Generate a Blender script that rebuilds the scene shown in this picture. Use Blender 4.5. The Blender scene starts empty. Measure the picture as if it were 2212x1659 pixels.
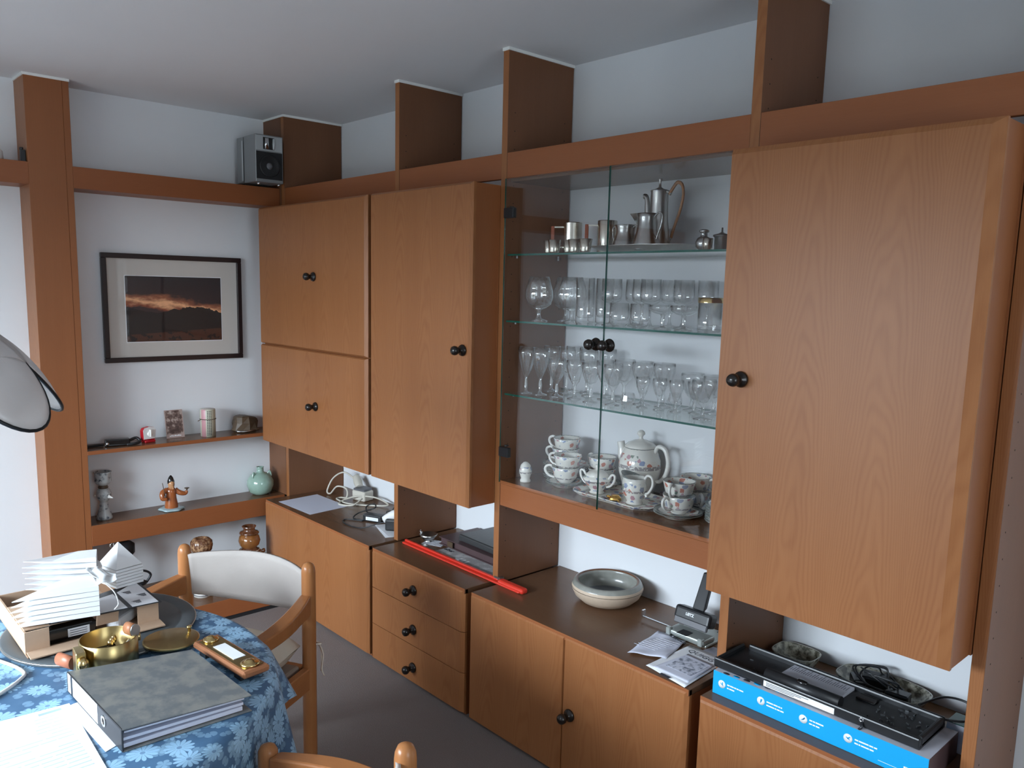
import bpy, math, random
from mathutils import Vector, Matrix
random.seed(7)
PI = math.pi
SC = bpy.context.scene
COL = SC.collection

# ------------------------------------------------------------------ camera
cd = bpy.data.cameras.new('camera'); cam = bpy.data.objects.new('camera', cd); COL.objects.link(cam)
_f = Vector((-0.72801012, 0.67053897, -0.14275415)); _r = Vector((0.67482156, 0.73761395, 0.02327062)); _u = Vector((-0.12090131, 0.07939233, 0.98948458))
cam.matrix_world = Matrix(((_r.x, _u.x, -_f.x, 4.16861), (_r.y, _u.y, -_f.y, -2.36304), (_r.z, _u.z, -_f.z, 1.65015), (0, 0, 0, 1)))
cd.sensor_width = 36; cd.lens = 1747.93 / 2212 * 36
cd.shift_x = 5.65 / 2212; cd.shift_y = 46.55 / 2212
cd.clip_start = 0.02
SC.camera = cam

# ------------------------------------------------------------------ world, daylight, exposure
w = bpy.data.worlds.new('world'); SC.world = w; w.use_nodes = True
wn = w.node_tree.nodes['Background']; wn.inputs[0].default_value = (0.62, 0.72, 0.74, 1); wn.inputs[1].default_value = 1.9

def area(name, loc, rot, sx, sy, power, col):
    l = bpy.data.lights.new(name, 'AREA'); l.shape = 'RECTANGLE'; l.size = sx; l.size_y = sy; l.energy = power; l.color = col
    o = bpy.data.objects.new(name, l); COL.objects.link(o); o.location = loc; o.rotation_euler = rot
    return o
# daylight entering by the wide window behind the viewer, and by a smaller one on the right
area('sky_daylight', (1.9, -6.4, 3.4), (PI / 2 - 0.52, 0, 0), 6.5, 3.6, 2250, (0.76, 0.88, 1.0))
area('side_daylight', (6.12, -1.9, 1.5), (PI / 2, 0, PI / 2), 1.2, 1.5, 16, (0.80, 0.90, 1.0))
vs = SC.view_settings
vs.view_transform = 'Standard'; vs.look = 'None'; vs.gamma = 1; vs.exposure = 0.58; vs.use_curve_mapping = False
cy = SC.cycles
cy.use_denoising = True
cy.max_bounces = 9; cy.diffuse_bounces = 5; cy.glossy_bounces = 4; cy.transmission_bounces = 6; cy.transparent_max_bounces = 48
cy.caustics_reflective = False; cy.caustics_refractive = False; cy.sample_clamp_indirect = 6.0

# ------------------------------------------------------------------ materials
MT = {}
def nt(name):
    m = bpy.data.materials.new(name); m.use_nodes = True; MT[name] = m
    return m, m.node_tree.nodes, m.node_tree.links, m.node_tree.nodes['Principled BSDF']
def node(N, t, **k):
    n = N.new(t)
    for a, b in k.items(): setattr(n, a, b)
    return n
def c4(c): return (c[0], c[1], c[2], 1)
def math_(N, L, op, a, b=None, c=None):
    n = N.new('ShaderNodeMath'); n.operation = op
    for i, x in enumerate((a, b, c)):
        if x is None: continue
        if isinstance(x, (int, float)): n.inputs[i].default_value = x
        else: L.new(x, n.inputs[i])
    return n.outputs[0]
def mixc(N, L, f, a, b):
    n = N.new('ShaderNodeMix'); n.data_type = 'RGBA'
    if isinstance(f, (int, float)): n.inputs[0].default_value = f
    else: L.new(f, n.inputs[0])
    for i, x in ((6, a), (7, b)):
        if isinstance(x, tuple): n.inputs[i].default_value = c4(x)
        else: L.new(x, n.inputs[i])
    return n.outputs[2]
def coords(N, L, scale=(1, 1, 1), kind='Object', loc=(0, 0, 0)):
    tc = N.new('ShaderNodeTexCoord'); mp = N.new('ShaderNodeMapping')
    L.new(tc.outputs[kind], mp.inputs[0]); mp.inputs['Scale'].default_value = scale; mp.inputs['Location'].default_value = loc
    return mp.outputs[0]
def noise(N, L, vec, scale, detail=3, rough=0.5):
    n = N.new('ShaderNodeTexNoise'); n.inputs['Scale'].default_value = scale; n.inputs['Detail'].default_value = detail; n.inputs['Roughness'].default_value = rough
    if vec is not None: L.new(vec, n.inputs['Vector'])
    return n.outputs[0]
def ramp(N, L, fac, pts):
    r = N.new('ShaderNodeValToRGB'); L.new(fac, r.inputs[0]); e = r.color_ramp.elements
    while len(e) < len(pts): e.new(0.5)
    for i, (p, c) in enumerate(pts):
        e[i].position = p; e[i].color = c4(c) if len(c) == 3 else c
    return r.outputs[0]
def bump(N, L, h, bsdf, strength=0.2, dist=0.002):
    b = N.new('ShaderNodeBump'); b.inputs['Strength'].default_value = strength; b.inputs['Distance'].default_value = dist
    L.new(h, b.inputs['Height']); L.new(b.outputs[0], bsdf.inputs['Normal'])

def plain(name, col, rough=0.5, metal=0.0, spec=0.5, var=0.0, vs_=40, bmp=0.0, coat=0.0):
    m, N, L, b = nt(name)
    b.inputs['Base Color'].default_value = c4(col); b.inputs['Roughness'].default_value = rough; b.inputs['Metallic'].default_value = metal
    b.inputs['Specular IOR Level'].default_value = spec; b.inputs['Coat Weight'].default_value = coat
    if var or bmp:
        v = coords(N, L); n = noise(N, L, v, vs_, 4)
        if var:
            L.new(mixc(N, L, n, tuple(max(0, x * (1 - var)) for x in col), tuple(min(1, x * (1 + var)) for x in col)), b.inputs['Base Color'])
        if bmp: bump(N, L, n, b, bmp, 0.003)
    return m

def wood(name, light, dark, along='z', across='x', rough=0.38, cath=0.5, spec=0.35, rnd=True, width=0.19):
    m, N, L, b = nt(name)
    tc = N.new('ShaderNodeTexCoord'); sp = N.new('ShaderNodeSeparateXYZ'); L.new(tc.outputs['Object'], sp.inputs[0])
    oi = N.new('ShaderNodeObjectInfo')
    ax = {'x': sp.outputs[0], 'y': sp.outputs[1], 'z': sp.outputs[2]}
    u = ax[across]; a = ax[along]
    rest = [k for k in 'xyz' if k not in (along, across)][0]
    off = math_(N, L, 'MULTIPLY', oi.outputs['Random'], 3.7)
    u = math_(N, L, 'ADD', u, off)
    a2 = math_(N, L, 'ADD', a, off)
    def vec(su, sa, sr=1.0):
        c = N.new('ShaderNodeCombineXYZ')
        L.new(math_(N, L, 'MULTIPLY', u, su), c.inputs[0]); L.new(math_(N, L, 'MULTIPLY', a2, sa), c.inputs[1]); L.new(math_(N, L, 'MULTIPLY', ax[rest], sr), c.inputs[2])
        return c.outputs[0]
    broad = noise(N, L, vec(11, 0.5, 9), 1.0, 4, 0.55)
    pores = noise(N, L, vec(330, 9, 300), 1.0, 3, 0.6)
    wob = noise(N, L, vec(7, 2.0, 5), 1.0, 3, 0.5)
    pp = math_(N, L, 'PINGPONG', u, width)
    q = math_(N, L, 'MULTIPLY', math_(N, L, 'POWER', math_(N, L, 'SUBTRACT', pp, width * 0.5), 2.0), 95.0)
    q = math_(N, L, 'ADD', q, math_(N, L, 'MULTIPLY', a2, 0.85))
    q = math_(N, L, 'ADD', q, math_(N, L, 'MULTIPLY', wob, 0.75))
    ring = math_(N, L, 'SINE', math_(N, L, 'MULTIPLY', q, 34.0))
    ring = math_(N, L, 'POWER', math_(N, L, 'ABSOLUTE', ring), 3.0)
    f = math_(N, L, 'MULTIPLY', ring, 0.30 * cath)
    f = math_(N, L, 'ADD', f, math_(N, L, 'MULTIPLY', broad, 0.62))
    f = math_(N, L, 'ADD', f, math_(N, L, 'MULTIPLY', pores, 0.34))
    f = math_(N, L, 'SUBTRACT', f, 0.10)
    c = ramp(N, L, f, [(0.12, light), (0.50, tuple((x + y) / 2 for x, y in zip(light, dark))), (0.80, dark)])
    L.new(c, b.inputs['Base Color'])
    b.inputs['Roughness'].default_value = rough; b.inputs['Specular IOR Level'].default_value = spec
    bump(N, L, pores, b, 0.08, 0.001)
    return m

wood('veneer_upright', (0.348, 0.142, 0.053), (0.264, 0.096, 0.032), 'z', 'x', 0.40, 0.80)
wood('veneer_level', (0.316, 0.109, 0.040), (0.237, 0.072, 0.023), 'x', 'z', 0.40, 0.12, width=0.4)
wood('veneer_side_level', (0.294, 0.098, 0.035), (0.224, 0.067, 0.021), 'y', 'z', 0.42, 0.1, width=0.4)
wood('veneer_side_upright', (0.303, 0.109, 0.040), (0.228, 0.076, 0.025), 'z', 'y', 0.40, 0.12, width=0.4)
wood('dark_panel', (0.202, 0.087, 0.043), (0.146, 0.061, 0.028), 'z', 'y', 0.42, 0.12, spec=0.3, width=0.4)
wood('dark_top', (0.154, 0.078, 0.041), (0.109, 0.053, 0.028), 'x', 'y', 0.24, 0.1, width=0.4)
wood('chair_wood', (0.44, 0.19, 0.07), (0.28, 0.10, 0.032), 'z', 'x', 0.28, 0.3, width=0.03)
wood('chair_wood_arm', (0.42, 0.175, 0.065), (0.26, 0.09, 0.03), 'y', 'x', 0.28, 0.3, width=0.03)
plain('gap_dark', (0.05, 0.028, 0.016), 0.7)
plain('white_wall', (0.79, 0.805, 0.825), 0.85, var=0.015, vs_=9, bmp=0.05)
plain('ceiling_paint', (0.78, 0.785, 0.80), 0.9, var=0.02, vs_=3)
plain('caulk_white', (0.86, 0.87, 0.85), 0.7)
plain('black_plastic', (0.016, 0.017, 0.019), 0.35, var=0.15, vs_=60)
plain('black_gloss', (0.010, 0.009, 0.009), 0.12, spec=0.7)
plain('knob_black', (0.018, 0.014, 0.012), 0.22, metal=0.35, spec=0.7)
plain('screw_hole', (0.015, 0.01, 0.008), 0.9)
plain('chrome', (0.75, 0.76, 0.78), 0.12, 1.0)
plain('steel_brushed', (0.50, 0.49, 0.47), 0.30, 1.0, var=0.10, vs_=90)
plain('pewter', (0.42, 0.42, 0.41), 0.27, 1.0, var=0.12, vs_=30)
plain('silver_ribbed', (0.66, 0.63, 0.55), 0.22, 1.0, var=0.06, vs_=60)
plain('brass', (0.46, 0.35, 0.16), 0.30, 1.0, var=0.14, vs_=25)
plain('brass_bright', (0.76, 0.57, 0.26), 0.16, 1.0)
plain('gold_foil', (0.85, 0.50, 0.15), 0.2, 1.0)
plain('speaker_silver', (0.30, 0.315, 0.32), 0.42, 0.55, var=0.04, vs_=300)
plain('speaker_light', (0.50, 0.53, 0.54), 0.4, 0.3)
plain('speaker_grille', (0.012, 0.012, 0.014), 0.75)
plain('paper_white', (0.86, 0.87, 0.90), 0.75, spec=0.2)
plain('paper_lilac', (0.70, 0.72, 0.83), 0.6, spec=0.3)
plain('cream_plastic', (0.62, 0.58, 0.50), 0.4)
plain('grey_plastic', (0.13, 0.13, 0.14), 0.45)
plain('white_plastic', (0.80, 0.80, 0.79), 0.35)
plain('mat_board', (0.62, 0.585, 0.54), 0.85, var=0.02, vs_=200)
plain('frame_dark', (0.022, 0.013, 0.013), 0.30)
plain('red_plastic', (0.72, 0.045, 0.025), 0.28)
plain('celadon', (0.28, 0.40, 0.33), 0.12, spec=0.6, var=0.14, vs_=60, coat=0.5)
plain('terracotta_glaze', (0.34, 0.10, 0.03), 0.14, spec=0.6, var=0.3, vs_=30, coat=0.4)
plain('skin_glaze', (0.52, 0.27, 0.13), 0.18, var=0.2, vs_=40)
plain('blue_base_glaze', (0.32, 0.42, 0.44), 0.2, var=0.15, vs_=60)
plain('brown_glaze', (0.10, 0.035, 0.014), 0.10, spec=0.7, var=0.5, vs_=35, coat=0.6)
plain('amber_glaze', (0.22, 0.085, 0.022), 0.10, spec=0.7, var=0.5, vs_=40, coat=0.6)
plain('rock_brown', (0.085, 0.055, 0.032), 0.45, var=0.5, vs_=45, bmp=0.6)
plain('cardboard', (0.50, 0.34, 0.23), 0.8, var=0.06, vs_=60)
plain('cardboard_inner', (0.36, 0.23, 0.145), 0.85, var=0.08, vs_=50)
plain('binder_black', (0.018, 0.02, 0.025), 0.4)
plain('rubber_mat', (0.085, 0.098, 0.105), 0.55, var=0.08, vs_=50)
plain('stone_beige', (0.56, 0.44, 0.33), 0.6, var=0.10, vs_=70)
plain('stone_grey', (0.28, 0.28, 0.25), 0.25, var=0.25, vs_=30, coat=0.3)
plain('stone_blue', (0.16, 0.17, 0.18), 0.18, var=0.4, vs_=14, coat=0.3)
plain('stone_rust', (0.15, 0.055, 0.02), 0.3, var=0.5, vs_=20)
plain('cream_cushion', (0.62, 0.55, 0.45), 0.95, var=0.05, vs_=20, bmp=0.3)
plain('brown_cushion', (0.30, 0.235, 0.19), 0.95, var=0.08, vs_=30, bmp=0.3)
plain('cord_cream', (0.70, 0.62, 0.52), 0.8)
plain('blue_card', (0.0, 0.36, 0.74), 0.45)
plain('card_grey', (0.55, 0.56, 0.63), 0.55)
plain('print_white', (0.88, 0.90, 0.92), 0.6)
plain('print_dark', (0.04, 0.045, 0.06), 0.7)
plain('print_blue', (0.38, 0.50, 0.75), 0.7)
plain('tin_pink', (0.55, 0.28, 0.30), 0.4)
plain('tin_cream', (0.52, 0.52, 0.41), 0.4)
plain('leather_black', (0.045, 0.047, 0.048), 0.33, var=0.25, vs_=70, bmp=0.15)
plain('cover_maroon', (0.085, 0.05, 0.052), 0.45, var=0.12, vs_=60)
plain('sepia_light', (0.42, 0.32, 0.29), 0.4)
plain('red_case', (0.42, 0.012, 0.02), 0.25)
plain('porcelain_white', (0.80, 0.78, 0.73), 0.16, spec=0.6, coat=0.4)
plain('punch_metal', (0.42, 0.45, 0.42), 0.32, 0.5)
plain('lamp_metal', (0.02, 0.022, 0.025), 0.4, 0.6)
plain('window_paint', (0.8, 0.8, 0.8), 0.5)
plain('terracotta_wood', (0.32, 0.085, 0.045), 0.45)
plain('cane', (0.42, 0.19, 0.075), 0.4, var=0.25, vs_=120)
plain('chrome_dark', (0.10, 0.105, 0.11), 0.25, 0.6)
plain('celadon_pale', (0.55, 0.56, 0.50), 0.15)
plain('paper_shade', (0.88, 0.89, 0.90), 0.6, spec=0.3)
plain('wrap_film', (0.72, 0.75, 0.76), 0.25, spec=0.6)
plain('red_wood', (0.42, 0.145, 0.075), 0.4, var=.1, vs_=50)
plain('print_pale', (0.58, 0.68, 0.86), 0.7)
wood('handle_wood', (0.40, 0.17, 0.08), (0.24, 0.085, 0.035), 'x', 'y', 0.4, 0.3, width=0.02)

def carpet():
    m, N, L, b = nt('carpet')
    v = coords(N, L); n1 = noise(N, L, v, 260, 4, 0.7); n2 = noise(N, L, v, 6, 3)
    c = mixc(N, L, n1, (0.15, 0.125, 0.118), (0.29, 0.26, 0.25))
    c = mixc(N, L, math_(N, L, 'MULTIPLY', n2, 0.35), c, (0.17, 0.148, 0.14))
    L.new(c, b.inputs['Base Color']); b.inputs['Roughness'].default_value = 0.98; b.inputs['Specular IOR Level'].default_value = 0.1
    bump(N, L, n1, b, 0.6, 0.004)
carpet()

def fabric():
    m, N, L, b = nt('canvas')
    v = coords(N, L, (1, 1, 1)); wv = N.new('ShaderNodeTexWave'); wv.bands_direction = 'DIAGONAL'; wv.inputs['Scale'].default_value = 160; L.new(v, wv.inputs[0])
    n = noise(N, L, v, 12, 3)
    c = mixc(N, L, n, (0.43, 0.385, 0.355), (0.50, 0.455, 0.42))
    L.new(c, b.inputs['Base Color']); b.inputs['Roughness'].default_value = 0.92
    bump(N, L, wv.outputs[1], b, 0.25, 0.001)
fabric()

def glassy(name, tint, edge, ior=1.5, rough=0.0, gain=1.0, power=2.3):
    # thin clear sheet or blown wall: light passes, the rim of the form reads by Fresnel and by the longer way through the wall
    m = bpy.data.materials.new(name); m.use_nodes = True; MT[name] = m
    N, L = m.node_tree.nodes, m.node_tree.links; N.clear()
    out = N.new('ShaderNodeOutputMaterial'); tr = N.new('ShaderNodeBsdfTransparent'); gl = N.new('ShaderNodeBsdfGlossy'); mx = N.new('ShaderNodeMixShader')
    lw = N.new('ShaderNodeLayerWeight'); lw.inputs[0].default_value = 0.35
    f2 = N.new('ShaderNodeLayerWeight'); f2.inputs[0].default_value = 0.5
    f0 = ((ior - 1) / (ior + 1)) ** 2
    sch = math_(N, L, 'ADD', math_(N, L, 'MULTIPLY', math_(N, L, 'POWER', f2.outputs['Facing'], 5.0), 1 - f0), f0)   # Schlick's form, the same from both sides of the sheet
    gl.inputs['Roughness'].default_value = rough; gl.inputs[0].default_value = (1, 1, 1, 1)
    L.new(mixc(N, L, math_(N, L, 'POWER', lw.outputs['Facing'], power), tint, edge), tr.inputs[0])
    L.new(math_(N, L, 'MINIMUM', math_(N, L, 'MULTIPLY', sch, gain), 1.0), mx.inputs[0])
    L.new(tr.outputs[0], mx.inputs[1]); L.new(gl.outputs[0], mx.inputs[2]); L.new(mx.outputs[0], out.inputs[0])
glassy('clear_pane', (0.995, 0.998, 0.997), (0.97, 0.985, 0.98), gain=0.8)
glassy('picture_glass', (0.99, 0.99, 0.99), (0.97, 0.97, 0.97), gain=0.3)
glassy('shelf_glass', (0.985, 0.995, 0.99), (0.90, 0.96, 0.94), gain=0.9)
glassy('drinking_glass', (0.995, 0.998, 0.998), (0.42, 0.46, 0.47), gain=2.6, rough=0.02, power=3.2)
glassy('stem_glass', (0.96, 0.97, 0.97), (0.16, 0.19, 0.20), gain=5.0, rough=0.02, power=1.6)
plain('shelf_edge', (0.0, 0.085, 0.062), 0.15, spec=0.7)

def lampglass():
    m, N, L, b = nt('lamp_glass')
    v = coords(N, L); n = noise(N, L, v, 14, 4); c = mixc(N, L, n, (0.70, 0.655, 0.63), (0.80, 0.765, 0.745))
    L.new(c, b.inputs['Base Color']); b.inputs['Roughness'].default_value = 0.3
    tl = N.new('ShaderNodeBsdfTranslucent'); L.new(c, tl.inputs[0]); mx = N.new('ShaderNodeMixShader'); mx.inputs[0].default_value = 0.5
    L.new(b.outputs[0], mx.inputs[1]); L.new(tl.outputs[0], mx.inputs[2]); L.new(mx.outputs[0], N['Material Output'].inputs[0])
lampglass()

def polar(N, L, sx, sy):
    return math_(N, L, 'ARCTAN2', sy, sx)

def cloth():
    m, N, L, b = nt('flower_cloth')
    tc = N.new('ShaderNodeTexCoord'); uv = tc.outputs['UV']
    dist = N.new('ShaderNodeTexNoise'); dist.inputs['Scale'].default_value = 24; L.new(uv, dist.inputs['Vector'])
    def daisy(scale, R, petals, rand, offset, thresh):
        mp = N.new('ShaderNodeMapping'); L.new(uv, mp.inputs[0]); mp.inputs['Location'].default_value = offset
        vo = N.new('ShaderNodeTexVoronoi'); vo.voronoi_dimensions = '2D'; vo.inputs['Scale'].default_value = scale; vo.inputs['Randomness'].default_value = rand
        L.new(mp.outputs[0], vo.inputs['Vector'])
        sb = N.new('ShaderNodeVectorMath'); sb.operation = 'SUBTRACT'; L.new(mp.outputs[0], sb.inputs[0]); L.new(vo.outputs['Position'], sb.inputs[1])
        s = N.new('ShaderNodeSeparateXYZ'); L.new(sb.outputs[0], s.inputs[0])
        cs = N.new('ShaderNodeSeparateColor'); L.new(vo.outputs['Color'], cs.inputs[0])
        r = math_(N, L, 'SQRT', math_(N, L, 'ADD', math_(N, L, 'POWER', s.outputs[0], 2.0), math_(N, L, 'POWER', s.outputs[1], 2.0)))
        th = math_(N, L, 'ADD', polar(N, L, s.outputs[0], s.outputs[1]), math_(N, L, 'MULTIPLY', cs.outputs[0], 6.28))
        pet = math_(N, L, 'ABSOLUTE', math_(N, L, 'SINE', math_(N, L, 'MULTIPLY', th, petals / 2)))
        size = math_(N, L, 'MULTIPLY', math_(N, L, 'ADD', math_(N, L, 'MULTIPLY', cs.outputs[1], 0.35), 0.75), R)
        prof = math_(N, L, 'ADD', math_(N, L, 'MULTIPLY', math_(N, L, 'POWER', pet, 0.55), 0.55), 0.45)
        edge = math_(N, L, 'MULTIPLY', size, prof)
        inside = math_(N, L, 'LESS_THAN', r, edge)
        keep = math_(N, L, 'LESS_THAN', cs.outputs[2], thresh)
        seam = math_(N, L, 'MULTIPLY', math_(N, L, 'LESS_THAN', pet, 0.16), math_(N, L, 'GREATER_THAN', r, R * 0.25))
        ins = math_(N, L, 'MULTIPLY', math_(N, L, 'MULTIPLY', inside, keep), math_(N, L, 'SUBTRACT', 1.0, seam))
        core = math_(N, L, 'LESS_THAN', r, R * 0.16)
        return ins, core
    m1, k1 = daisy(14.5, 0.0325, 13, 0.7, (0, 0, 0), 0.93)
    m2, k2 = daisy(21, 0.0165, 5, 0.9, (0.31, 0.17, 0), 0.72)
    m3, k3 = daisy(27, 0.0145, 2, 0.9, (0.11, 0.57, 0), 0.92)
    base = mixc(N, L, dist.outputs[0], (0.045, 0.115, 0.22), (0.095, 0.20, 0.34))
    c = mixc(N, L, math_(N, L, 'MULTIPLY', m3, 0.55), base, (0.25, 0.43, 0.60))
    c = mixc(N, L, math_(N, L, 'MULTIPLY', m2, 0.75), c, (0.27, 0.46, 0.63))
    c = mixc(N, L, m1, c, (0.32, 0.54, 0.74))
    c = mixc(N, L, math_(N, L, 'MULTIPLY', math_(N, L, 'MULTIPLY', m1, k1), 0.6), c, (0.06, 0.13, 0.27))
    L.new(c, b.inputs['Base Color']); b.inputs['Roughness'].default_value = 0.5; b.inputs['Specular IOR Level'].default_value = 0.4
cloth()

def speckle(name, base, spots, scale, rough=0.5, thr=0.6):
    m, N, L, b = nt(name); v = coords(N, L); n = noise(N, L, v, scale, 5, 0.6)
    f = ramp(N, L, n, [(thr - 0.12, (0, 0, 0)), (thr + 0.05, (1, 1, 1))])
    L.new(mixc(N, L, f, base, spots), b.inputs['Base Color']); b.inputs['Roughness'].default_value = rough
    return m
speckle('marbled_board', (0.145, 0.158, 0.165), (0.225, 0.225, 0.21), 22, 0.42, 0.55)
speckle('dish_pattern', (0.50, 0.48, 0.39), (0.10, 0.095, 0.07), 46, 0.25, 0.52)
speckle('news_print', (0.66, 0.66, 0.66), (0.40, 0.40, 0.40), 26, 0.35, 0.5)
speckle('grooved_glaze', (0.12, 0.05, 0.025), (0.40, 0.24, 0.13), 60, 0.2, 0.56)
speckle('candle_glaze', (0.46, 0.49, 0.49), (0.035, 0.05, 0.075), 50, 0.15, 0.64)
speckle('sketch_print', (0.66, 0.68, 0.78), (0.16, 0.18, 0.24), 60, 0.6, 0.58)
speckle('lines_print', (0.72, 0.73, 0.78), (0.34, 0.35, 0.40), 90, 0.6, 0.62)

def porcelain(name, z0, z1, rim, line=None):
    # cream glazed ware with a printed band of flowers between z0 and z1, a dark line at the rim and a grey key border
    m, N, L, b = nt(name)
    tc = N.new('ShaderNodeTexCoord'); s = N.new('ShaderNodeSeparateXYZ'); L.new(tc.outputs['Object'], s.inputs[0]); z = s.outputs[2]
    vo = N.new('ShaderNodeTexVoronoi'); vo.inputs['Scale'].default_value = 50; vo.inputs['Randomness'].default_value = 0.9; L.new(tc.outputs['Object'], vo.inputs['Vector'])
    n = noise(N, L, tc.outputs['Object'], 130, 3)
    cs = N.new('ShaderNodeSeparateColor'); L.new(vo.outputs['Color'], cs.inputs[0])
    pc = N.new('ShaderNodeValToRGB'); L.new(cs.outputs[0], pc.inputs[0]); e = pc.color_ramp; e.interpolation = 'CONSTANT'
    cols = [(0, (0.50, 0.10, 0.05)), (0.22, (0.12, 0.19, 0.38)), (0.45, (0.10, 0.16, 0.11)), (0.62, (0.42, 0.16, 0.22)), (0.8, (0.22, 0.26, 0.38))]
    while len(e.elements) < len(cols): e.elements.new(0.5)
    for i, (p, c) in enumerate(cols): e.elements[i].position = p; e.elements[i].color = c4(c)
    spot = math_(N, L, 'LESS_THAN', math_(N, L, 'ADD', vo.outputs['Distance'], math_(N, L, 'MULTIPLY', n, 0.55)), 0.75)
    spot = math_(N, L, 'MULTIPLY', spot, math_(N, L, 'LESS_THAN', cs.outputs[1], 0.72))
    band = math_(N, L, 'MULTIPLY', math_(N, L, 'GREATER_THAN', z, z0), math_(N, L, 'LESS_THAN', z, z1))
    c = mixc(N, L, math_(N, L, 'MULTIPLY', math_(N, L, 'MULTIPLY', spot, band), 0.8), (0.76, 0.74, 0.68), pc.outputs[0])
    if line:
        ln = math_(N, L, 'MULTIPLY', math_(N, L, 'GREATER_THAN', z, line[0]), math_(N, L, 'LESS_THAN', z, line[1]))
        ln = math_(N, L, 'MULTIPLY', ln, math_(N, L, 'GREATER_THAN', n, 0.44))
        c = mixc(N, L, math_(N, L, 'MULTIPLY', ln, 0.75), c, (0.16, 0.13, 0.15))
    if rim is not None:
        rm = math_(N, L, 'GREATER_THAN', math_(N, L, 'ADD', z, math_(N, L, 'MULTIPLY', math_(N, L, 'SUBTRACT', n, 0.5), 0.004)), rim)
        c = mixc(N, L, math_(N, L, 'MULTIPLY', rm, 0.85), c, (0.07, 0.095, 0.09))
    L.new(c, b.inputs['Base Color']); b.inputs['Roughness'].default_value = 0.15; b.inputs['Coat Weight'].default_value = 0.4
porcelain('cup_ware', 0.022, 0.051, 0.0532, (0.015, 0.021))
porcelain('saucer_ware', 0.005, 0.0135, 0.0142)
porcelain('sugar_ware', 0.010, 0.066, None, (0.043, 0.050))
porcelain('creamer_ware', 0.010, 0.075, 0.092, (0.044, 0.051))
porcelain('pot_ware', 0.112, 0.150, 0.1685, (0.098, 0.112))
porcelain('lid_ware', 0.003, 0.022, None)
porcelain('egg_ware', 0.040, 0.060, None, (0.034, 0.040))
porcelain('tray_ware', 0.0045, 0.02, None)

def sunset():
    m, N, L, b = nt('sunset_photo')
    tc = N.new('ShaderNodeTexCoord'); s = N.new('ShaderNodeSeparateXYZ'); L.new(tc.outputs['Object'], s.inputs[0])
    y, z = s.outputs[1], s.outputs[2]           # y to the right, z up, metres from the centre
    mp = N.new('ShaderNodeMapping'); L.new(tc.outputs['Object'], mp.inputs[0]); mp.inputs['Scale'].default_value = (1, 6, 16)
    n = noise(N, L, mp.outputs[0], 1.3, 6, 0.6)
    mp2 = N.new('ShaderNodeMapping'); L.new(tc.outputs['Object'], mp2.inputs[0]); mp2.inputs['Scale'].default_value = (1, 14, 20)
    n2 = noise(N, L, mp2.outputs[0], 1.6, 5, 0.6)
    t = math_(N, L, 'ADD', z, math_(N, L, 'MULTIPLY', y, 0.12))
    t = math_(N, L, 'ADD', t, math_(N, L, 'MULTIPLY', math_(N, L, 'SUBTRACT', n, 0.5), 0.10))
    sky = ramp(N, L, math_(N, L, 'ADD', math_(N, L, 'MULTIPLY', t, 2.5), 0.5), [(0.455, (0.03, 0.012, 0.014)), (0.49, (0.28, 0.07, 0.03)), (0.54, (0.95, 0.50, 0.26)), (0.585, (0.34, 0.11, 0.05)), (0.64, (0.028, 0.014, 0.016)), (0.9, (0.010, 0.010, 0.015))])
    hill = math_(N, L, 'ADD', math_(N, L, 'MULTIPLY', math_(N, L, 'SINE', math_(N, L, 'MULTIPLY', y, 17.0)), 0.012), math_(N, L, 'MULTIPLY', math_(N, L, 'SUBTRACT', n2, 0.5), 0.05))
    below = math_(N, L, 'LESS_THAN', z, math_(N, L, 'ADD', hill, -0.006))
    c = mixc(N, L, below, sky, (0.006, 0.0035, 0.004))
    wat = math_(N, L, 'MULTIPLY', math_(N, L, 'LESS_THAN', math_(N, L, 'ADD', z, math_(N, L, 'MULTIPLY', y, -0.06)), -0.115), math_(N, L, 'GREATER_THAN', n2, 0.46))
    c = mixc(N, L, math_(N, L, 'MULTIPLY', wat, 0.6), c, (0.10, 0.028, 0.012))
    L.new(c, b.inputs['Base Color']); b.inputs['Roughness'].default_value = 0.5
sunset()
def sepia():
    m, N, L, b = nt('sepia_photo'); v = coords(N, L, (1, 1, 1)); n = noise(N, L, v, 38, 4, 0.6)
    L.new(ramp(N, L, n, [(0.40, (0.07, 0.045, 0.04)), (0.52, (0.16, 0.105, 0.09)), (0.60, (0.42, 0.34, 0.30))]), b.inputs['Base Color']); b.inputs['Roughness'].default_value = 0.35
sepia()

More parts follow.
